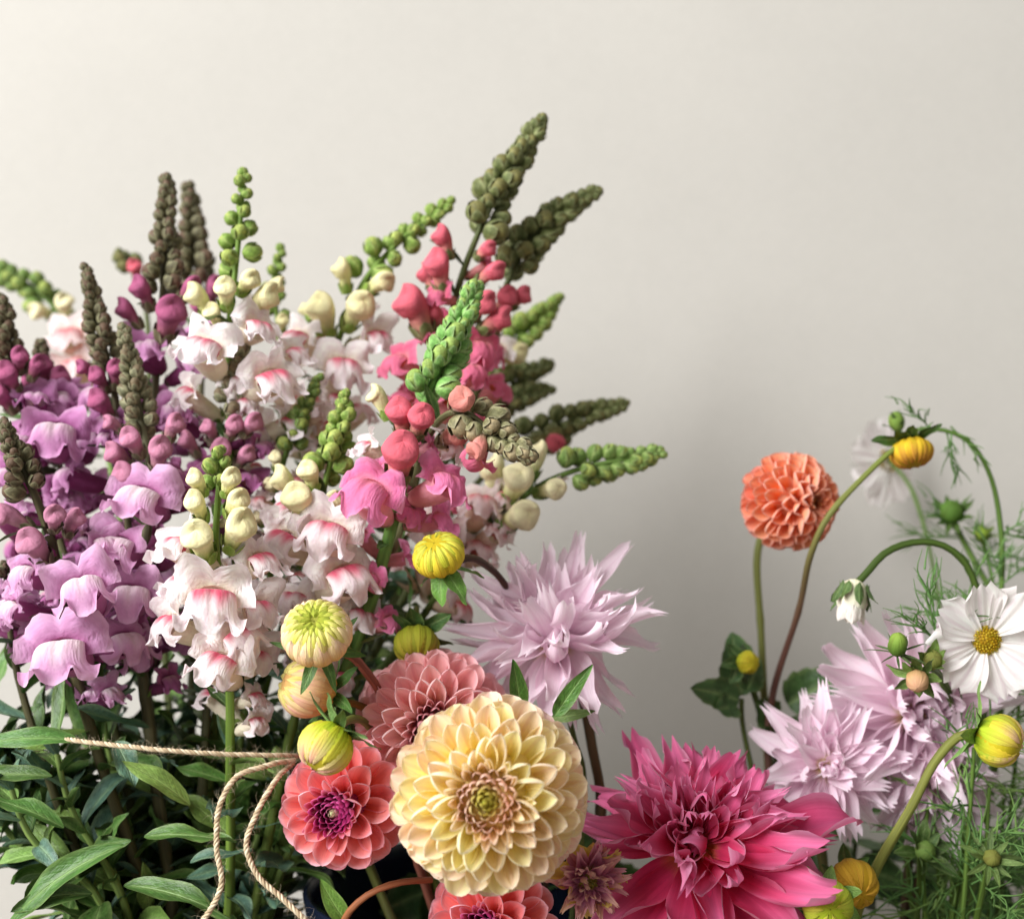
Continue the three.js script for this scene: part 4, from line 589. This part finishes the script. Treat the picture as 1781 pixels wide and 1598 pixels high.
dahliaBud({ seed: 42, label: 'half-open peach dahlia bud lying on its side below the cream one', x: 535, y: 1196, z: .062, R: 52, axis: [-.78, .3, .35], flat: .98, dimple: .1, core: '#c9a060', rings: [[9, 2.6, 1.0, .02, '#d8a552', '#e6b59a'], [11, 2.2, .8, .05, '#e0b070', '#e8bda6'], [12, 1.8, .55, .05, '#e2bd8a', '#e4d096'], [10, 1.2, .35, .05, '#c9bd62', '#dfda86']], ridge: 1.4, sepals: 6, sepalTh: 1.9, sepalL: 72, stem: [[585, 1216, .05], [635, 1232, .04], [690, 1300, .02], ...stemTo(760, 1600, 0)], stemCol: ['#a08040', '#8f7a40'], stemR: [6, 7] });
dahliaBud({ seed: 43, label: 'green-yellow dahlia bud hanging over the coral dahlia', x: 566, y: 1300, z: .10, R: 50, axis: [-.5, -.72, .45], flat: .95, core: '#b9b030', rings: [[6, 2.85, .7, -.01, '#8fa818', '#ccc444', 1.5], [7, 2.4, .3, .0, '#a8b422', '#e0c892', 1.25], [6, 1.9, .3, .012, '#c4bc4a', '#d8a090', 1.0]], ridge: 1.8, sepals: 8, sepalTh: 1.95, sepalL: 80, sepalW: 13, sepalCol: '#6b8f52', stem: [[600, 1255, .085], [640, 1262, .05], [700, 1400, .01], ...stemTo(780, 1600, 0)], stemR: [6, 7] });
dahliaBud({ seed: 44, label: 'yellow dahlia bud with leafy sepals hanging above the lavender dahlia', x: 763, y: 965, z: .06, R: 47, axis: [-.25, .75, .5], flat: .78, dimple: .22, core: '#b0a020', rings: [[10, 2.7, .75, .02, '#c9b423', '#d8c93c', 1.2], [11, 2.2, .5, .01, '#d6c233', '#d2cf4e', 1.2], [10, 1.5, .3, .0, '#a9a92a', '#c8cf52', 1.2]], ridge: 1.8, sepals: 5, sepalTh: 2.3, sepalL: 72, sepalW: 17, sepalCol: '#6c9a46', stem: [[815, 970, .045], [848, 985, .03], [880, 1020, .01], [930, 1150, -.04], [960, 1400, -.05], [900, 1900, 0], [890, 2300, 0]], stemCol: ['#5c4330', '#4b3226'], stemR: [6, 7] });
dahliaBud({ seed: 45, label: 'green dahlia bud facing down in the dark gap above the peach dahlia', x: 724, y: 1122, z: .03, R: 41, axis: [.05, -.75, .6], flat: .85, core: '#7f8322', rings: [[9, 2.7, .4, .01, '#7c861f', '#98972c', 1.2], [9, 2.2, .2, -.02, '#8a8c26', '#a39a34', 1.2]], ridge: 1.4, sepals: 8, sepalTh: 1.6, sepalL: 66, sepalW: 17, sepalCol: '#4c6c3c', stem: [[724, 1060, .0], [722, 1180, -.03], [780, 1400, -.04], ...stemTo(840, 1600, -.02)] });
dahliaBud({ seed: 46, label: 'yellow dahlia bud with dark green sepals nodding from a long bare stem', x: 1586, y: 788, z: -.015, R: 38, axis: [.12, -.9, .35], flat: .72, core: '#b08f1c', rings: [[9, 2.6, .6, .02, '#bfa51f', '#c98f3a', 1.2], [10, 2.0, .35, .01, '#d0b028', '#b9742e', 1.2]], ridge: 1.8, sepals: 8, sepalTh: 2.1, sepalL: 56, sepalW: 13, sepalCol: '#42682f', sepalBend: .2, stem: [[1552, 784, -.012], [1500, 832, -.008], [1440, 900, -.005], [1412, 960, -.01], [1390, 1060, -.03], [1345, 1205, -.05], [1335, 1300, -.05], [1380, 1600, -.03], [1490, 2000, 0], [1500, 2300, 0]], stemR: [5, 9], stemMix: .3, stemCol: ['#8b9a4a', '#6d4a40'] });
dahliaBud({ seed: 47, label: 'round yellow and green dahlia bud on a thick bent stem by the cosmos', x: 1738, y: 1288, z: .065, R: 47, axis: [.72, -.25, .55], flat: .9, core: '#b9ab20', rings: [[6, 2.85, .6, -.015, '#7ea01c', '#e0c838', 1.5], [7, 2.4, .25, .0, '#a3b82a', '#e8cf5c', 1.25], [5, 1.9, .3, .012, '#c9c23a', '#e4b890', 1.0]], ridge: 1.9, sepals: 6, sepalTh: 1.9, sepalL: 88, sepalW: 14, sepalCol: '#84b05c', stem: [[1672, 1278, .055], [1630, 1320, .05], [1585, 1405, .045], [1520, 1520, .035], [1480, 1650, .02], [1530, 2000, 0], [1530, 2300, 0]], stemR: [7, 12], stemCol: ['#8b9048', '#77763a'] });
dahliaBud({ seed: 48, label: 'green dahlia bud with curling sepals under the hot pink petals', x: 1440, y: 1574, z: .085, R: 45, axis: [-.1, .1, 1], flat: .9, core: '#94a822', rings: [[8, 2.5, .5, .01, '#86a52a', '#a9b636', 1.2], [6, 1.8, .2, -.01, '#9db332', '#bcc545', 1.2]], ridge: 1.6, sepals: 7, sepalTh: 1.35, sepalL: 66, sepalW: 19, sepalCol: '#90bd66', stem: [[1450, 1650, .04], [1500, 1950, 0], [1510, 2300, 0]] });
dahliaBud({ seed: 49, label: 'amber yellow dahlia bud tucked behind the green one', x: 1486, y: 1536, z: .05, R: 42, axis: [.1, -.2, 1], flat: 1.1, core: '#a8881c', rings: [[8, 2.6, .5, .01, '#9f8a20', '#bf9a2c', 1.2], [7, 2.0, .2, -.01, '#b3962a', '#c79c34', 1.2]], ridge: 1.6, sepals: 5, sepalTh: 2.2, sepalL: 40, stem: [[1490, 1620, .02], [1515, 1950, 0], [1515, 2300, 0]] });
fringedDahlia({ seed: 50, label: 'small mauve half-open dahlia with yellow outer petals below the hot pink one', x: 1022, y: 1528, z: .085, axis: [.12, -.02, 1], core: 20, sepals: 4, streak: .25, stem: [[1020, 1650, .03], [960, 1950, 0], [940, 2300, 0]],
  col: (k, u, v, tv) => k === 0 ? mix(C('#e0c23a'), C('#ecd87a'), v) : k > .8 ? mix(C('#98a03a'), C('#c9b85a'), v) : mix(mix(C('#e0c07a'), C('#cc7c9c'), sstep(0, .35, v)), mix(C('#f0b4c4'), C('#f4cfa8'), tv), sstep(.4, .9, v)),
  layers: [{ n: 8, th: 1.6, L: 62, W: 24, A0: 1, A1: .9, bend: .5, k: 0, depth: .12 }, { n: 20, th: 1.35, L: 62, W: 13, A0: 1.4, A1: 1.2, bend: .3, k: .3 }, { n: 22, th: 1.05, L: 56, W: 11, A0: 1.5, A1: 1.3, bend: .5, bendJ: .8, k: .3 }, { n: 18, th: .75, L: 42, W: 8, A0: 1.5, A1: 1.4, bend: .6, bendJ: 1, k: .4 }, { n: 16, th: .45, L: 20, W: 4, A0: 1.5, A1: 1.4, bend: .8, k: 1 }, { n: 9, th: .18, L: 16, W: 4, A0: 1.5, A1: 1.4, bend: .5, k: 1 }] });
dahliaBud({ seed: 51, label: 'small yellow-green dahlia bud among the dark dahlia leaves', x: 1301, y: 1152, z: -.03, R: 21, axis: [.5, .1, .8], flat: .9, core: '#a6a022', rings: [[7, 2.6, .4, .01, '#93a024', '#b9ac2c', 1.2]], ridge: 1.5, sepals: 6, sepalTh: 1.7, sepalL: 40, sepalW: 14, sepalCol: '#46683a', stem: [[1310, 1200, -.06], [1330, 1270, -.06], [1400, 1700, -.02], [1490, 2000, 0], [1500, 2300, 0]], stemCol: ['#5f7038', '#5a5c34'] });
// ---------- cosmos ----------
{
  const t = thing('cosmos', 'white cosmos flower with yellow centre and pleated petals', 'cosmos', P(1715, 1115, .03));
  cosmosHead(t, 1715, 1113, .035, 98, [-.06, .05, 1], 8, 61);
  addStem(t, curveOf([P(1715, 1115, .03), [1712, 1200, .0], [1690, 1400, -.01], [1640, 1700, 0], [1560, 2000, 0], [1550, 2300, 0]]), S(5), S(7), '#6a8a3c', '#5f7a34');
  for (let i = 0; i < 12; i++) threadLeaf(t, P(lerp(1712, 1650, i / 12), lerp(1215, 1620, i / 12), rr(-.02, .0)), V(rr(-1, 1), rr(-.1, .9), rr(-.3, .6)).normalize(), S(rr(90, 170)));
}
{
  const t = thing('cosmos', 'blurred white cosmos turned away behind the nodding yellow bud', 'cosmos', P(1545, 810, -.19));
  cosmosHead(t, 1548, 800, -.19, 75, [-.5, -.15, -.85], 8, 62);
  addStem(t, curveOf([P(1548, 800, -.187), [1590, 860, -.16], [1640, 1100, -.12], [1640, 1600, -.05], [1580, 2300, -.01]]), S(4), S(6), '#6a8a3c', '#5f7a34');
}
const cos = (o) => { const t = spikyBud(o); rnd = rngOf(o.seed * 3); for (const [x, y, z, n, L, dx = 0, dy = .5] of o.threads ?? []) for (let i = 0; i < n; i++) threadLeaf(t, P(x + rr(-6, 6), y + rr(-12, 12), z), V(dx + rr(-1, 1), dy + rr(-.6, .8), rr(-.4, .6)).normalize(), S(rr(.7, 1.2) * L), { r: 1.9 }); return t; };
cos({ seed: 71, label: 'white cosmos bud nodding from an arched green stem', x: 1483, y: 1040, z: .02, R: 27, tall: 1.25, axis: [-.2, -.95, .15], col: '#dfe0bd', tipCol: '#f0efe0', wraps: 6, sepals: 10, sepalTh: .3, sepalOut: .95, sepalL: 50, sepalW: 9, sepalCol: '#4a6a34', sepalBend: -.5, stem: [[1505, 1000, .018], [1540, 962, .015], [1590, 943, .012], [1640, 948, .01], [1680, 980, .008], [1702, 1040, .004], [1712, 1200, -.01], [1690, 1500, -.01], [1580, 2000, 0], [1560, 2300, 0]], stemR: [6, 8], stemCol: ['#4c6428', '#6f8a38'], threads: [[1706, 1090, 0, 5, 130, -.5, .6], [1706, 1180, -.01, 3, 120, .2, .3]] });
cos({ seed: 72, label: 'tiny green cosmos bud at the top of the tall arched stem', x: 1560, y: 733, z: -.05, R: 14, tall: 1.3, axis: [-.25, .9, .1], col: '#6d8a3c', sepals: 7, sepalTh: .5, sepalL: 34, sepalW: 5, sepalCol: '#48682f', stem: [[1568, 756, -.05], [1600, 746, -.045], [1650, 750, -.04], [1690, 772, -.04], [1724, 830, -.04], [1742, 930, -.04], [1742, 1050, -.04], [1735, 1300, -.04], [1640, 1800, -.01], [1570, 2300, 0]], stemR: [4, 9], stemCol: ['#5f7f38', '#7d9a4a'], threads: [[1650, 752, -.04, 3, 75, .2, -.9], [1625, 748, -.04, 2, 80, 0, .2], [1745, 925, -.04, 3, 110, .8, .4], [1742, 1010, -.04, 4, 130, .2, .2]] });
cos({ seed: 73, label: 'spiky green cosmos seed head blurred in front of the wall', x: 1656, y: 890, z: -.085, R: 21, axis: [-.2, .6, .6], col: '#50722c', sepals: 14, sepalTh: 1.1, sepalL: 44, sepalW: 7, sepalCol: '#4a6c2a', stem: [[1668, 925, -.09], [1700, 985, -.085], [1738, 1060, -.08], [1735, 1300, -.06], [1640, 1800, -.02], [1574, 2300, 0]], stemR: [6, 9], stemCol: ['#6f8f44', '#7d9a4a'], threads: [[1672, 930, -.09, 3, 120, -1, .2], [1700, 985, -.085, 3, 100, .6, .2]] });
cos({ seed: 74, label: 'pale spiky cosmos bud beside the seed head', x: 1709, y: 928, z: -.08, R: 13, axis: [0, .8, .5], col: '#7f9a36', sepals: 10, sepalTh: 1.1, sepalL: 30, sepalW: 5, sepalCol: '#7c9e3c', stem: [[1716, 960, -.085], [1730, 1040, -.085], [1730, 1300, -.06], [1640, 1800, -.02], [1577, 2300, 0]], stemCol: ['#6f8f44', '#7d9a4a'], threads: [[1718, 965, -.085, 3, 90]] });
cos({ seed: 75, label: 'oval green cosmos bud with thin spreading bracts over the lavender petals', x: 1562, y: 1121, z: .055, R: 17, tall: 1.4, axis: [-.05, .8, .45], col: '#55762a', tipCol: '#7d9a3e', sepals: 9, sepalTh: 1.5, sepalL: 46, sepalW: 2.6, sepalCol: '#4a6434', stem: [[1580, 1145, .045], [1640, 1180, .01], [1680, 1400, 0], [1600, 1900, 0], [1560, 2300, 0]], stemR: [4, 6] });
cos({ seed: 76, label: 'pinkish bud with green star sepals beside the white cosmos', x: 1596, y: 1184, z: .06, R: 20, axis: [-.25, -.5, .8], col: '#a98a5a', tipCol: '#c9a07a', name: 'dahlia_bud', sepals: 8, sepalTh: 1.7, sepalL: 46, sepalW: 11, sepalCol: '#6b8a40', stem: [[1620, 1165, .04], [1660, 1230, .0], [1680, 1500, 0], [1600, 1900, 0], [1556, 2300, 0]], stemR: [4, 6] });
cos({ seed: 77, label: 'olive bud with upright sepals just above the pinkish bud', x: 1622, y: 1148, z: .04, R: 18, axis: [-.1, .5, .8], col: '#7d8340', name: 'dahlia_bud', sepals: 7, sepalTh: .7, sepalL: 46, sepalW: 9, sepalCol: '#7d9a4c', stem: [[1632, 1175, .02], [1665, 1260, .0], [1685, 1500, 0], [1600, 1900, 0], [1553, 2300, 0]], stemR: [4, 6], threads: [[1625, 1120, .03, 5, 120, -.5, .9]] });
cos({ seed: 78, label: 'star-shaped cosmos bud low among the feathery leaves', x: 1726, y: 1492, z: .045, R: 15, axis: [0, .5, .8], col: '#6f7434', sepals: 11, sepalTh: 1.35, sepalL: 52, sepalW: 6, sepalCol: '#5f7a3c', stem: [[1710, 1550, .03], [1660, 1750, .01], [1570, 2000, 0], [1556, 2300, 0]], stemR: [5, 6], threads: [[1715, 1540, .03, 6, 130]] });
cos({ seed: 79, label: 'green bud with long sepals hanging in the shade below the lavender dahlias', x: 1610, y: 1480, z: .02, R: 18, axis: [.3, .3, .6], col: '#64803c', name: 'dahlia_bud', sepals: 8, sepalTh: 1.1, sepalL: 60, sepalW: 12, sepalCol: '#48652f', stem: [[1600, 1540, 0], [1570, 1900, 0], [1550, 2300, 0]], stemR: [5, 7] });
// feathery cosmos shoots at the foot
for (let i = 0; i < 9; i++) {
  rnd = rngOf(800 + i);
  const x = lerp(1590, 1800, i / 8), z = rr(-.06, .03), y0 = rr(1200, 1400), t = thing('cosmos_shoot', 'feathery green cosmos shoot at the foot of the white cosmos', 'cosmos', P(x, 2300, 0), 'feathery cosmos shoots');
  addStem(t, curveOf([[x, y0, z], [x - 10, y0 + 150, z], [lerp(x, 1600, .3), 1650, z], [lerp(x, 1560, .8), 1950, 0], [1555 + i * 4, 2300, 0]]), S(3.5), S(6), '#6a8a3c', '#4f5a2c');
  for (let k = 0; k < 13; k++) threadLeaf(t, P(x + rr(-8, 8), y0 + k * 34, z), V(rr(-1, 1), rr(-.2, .9), rr(-.3, .7)).normalize(), S(rr(80, 170)), { col: k % 3 ? '#587c40' : '#7a9c54', r: 2.1 });
}
// ---------- dahlia leaves ----------
function leafyStem(label, path, leaves, group, col = ['#5f7038', '#5a5234']) {
  const curve = curveOf(path), t = thing('dahlia_leaf_stem', label, 'leaf stem', curve.getPoint(1), group);
  addStem(t, curve, S(5), S(9), ...col);
  for (const [x, y, z, dx, dy, dz, L, W, c, tooth] of leaves) addLeaf(t, 'leaf', P(x, y, z), V(dx, dy, dz), V(.15, .35, 1), S(L), S(W), { col: c ?? GREEN.dark, prof: tooth === 0 ? ovateLeaf : toothLeaf, bend: rr(-.5, .3), twist: rr(-.3, .3), fold: rr(.25, .6), fold1: .2, nu: 8, nv: 26, ruffle: .12 });
}
rnd = rngOf(555);
leafyStem('green toothed dahlia leaves on a short stem beside the orange dahlia stem', [[1290, 1215, -.05], [1292, 1260, -.05], [1400, 1700, -.02], [1480, 2000, 0], [1495, 2300, 0]], [[1285, 1218, -.045, -.9, .35, .35, 110, 34, '#46683a'], [1290, 1210, -.05, -.2, 1, .1, 120, 46, '#46683a'], [1280, 1225, -.045, -.6, -.1, .5, 70, 28, '#46683a'], [1300, 1200, -.05, .3, .8, .2, 70, 24, '#46683a']]);
leafyStem('dark dahlia leaves half hidden behind the lavender petals', [[1345, 1260, -.06], [1360, 1400, -.05], [1440, 1700, -.02], [1490, 2000, 0], [1500, 2300, 0]], [[1370, 1225, -.06, .8, .5, 0, 130, 48, '#3f6230'], [1345, 1255, -.055, -.5, .5, .3, 60, 36, '#3f6230'], [1360, 1260, -.06, .5, -.4, .2, 90, 40, '#3f6230'], [1330, 1290, -.05, -.2, .3, .4, 60, 26, '#3f6230'], [1440, 1290, -.06, .9, .5, 0, 140, 45, '#3f6230']]);
leafyStem('glossy green leaflets on the dark stem under the lavender dahlia', [[990, 1250, .02], [1000, 1290, .01], [1015, 1350, .0], [980, 1700, 0], [895, 2000, 0], [892, 2300, 0]], [[905, 1232, .07, -.15, 1, .2, 85, 15, '#5a8a3c', 0], [965, 1245, .06, .55, .9, .2, 100, 14, '#5f8f40', 0], [960, 1248, .05, .9, .12, .2, 70, 10, '#6b8a48', 0], [930, 1190, .0, .3, .6, 0, 90, 30, '#3f6230', 0]]);
leafyStem('orange-green branch curving out under the coral dahlia with one leaf', [[750, 1530, .05], [690, 1536, .06], [640, 1556, .062], [598, 1600, .06], [590, 1700, .05], [760, 2000, .01], [830, 2300, 0]], [[600, 1600, .06, -.5, .8, .3, 75, 16, '#6b9440', 0]], undefined, ['#b06a4a', '#8f9a3c']);
for (let i = 0; i < 9; i++) { // leaves in the shade under the dahlias
  rnd = rngOf(700 + i);
  const x = lerp(600, 1780, i / 8), z = rr(-.1, -.03), y = rr(1360, 1480);
  leafyStem('dark dahlia foliage in the shade beneath the flower heads', [[x, y, z], [x, y + 120, z], [lerp(x, 1100, .3), 1800, z * .5], [lerp(x, x < 1150 ? 860 : 1540, .85), 2000, 0], [x < 1150 ? 850 + i * 8 : 1500 + i * 6, 2300, 0]], Array.from({ length: 9 }, (_, k) => [x + rr(-20, 20), y + 10 + k * 26, z, rr(-1, 1), rr(-.3, .8), rr(-.2, .9), rr(90, 150), rr(26, 46), ['#42663a', '#4a7038', '#52783e'][k % 3]]), 'dark dahlia leaves under the flowers');
}
renderer.render(scene, camera);
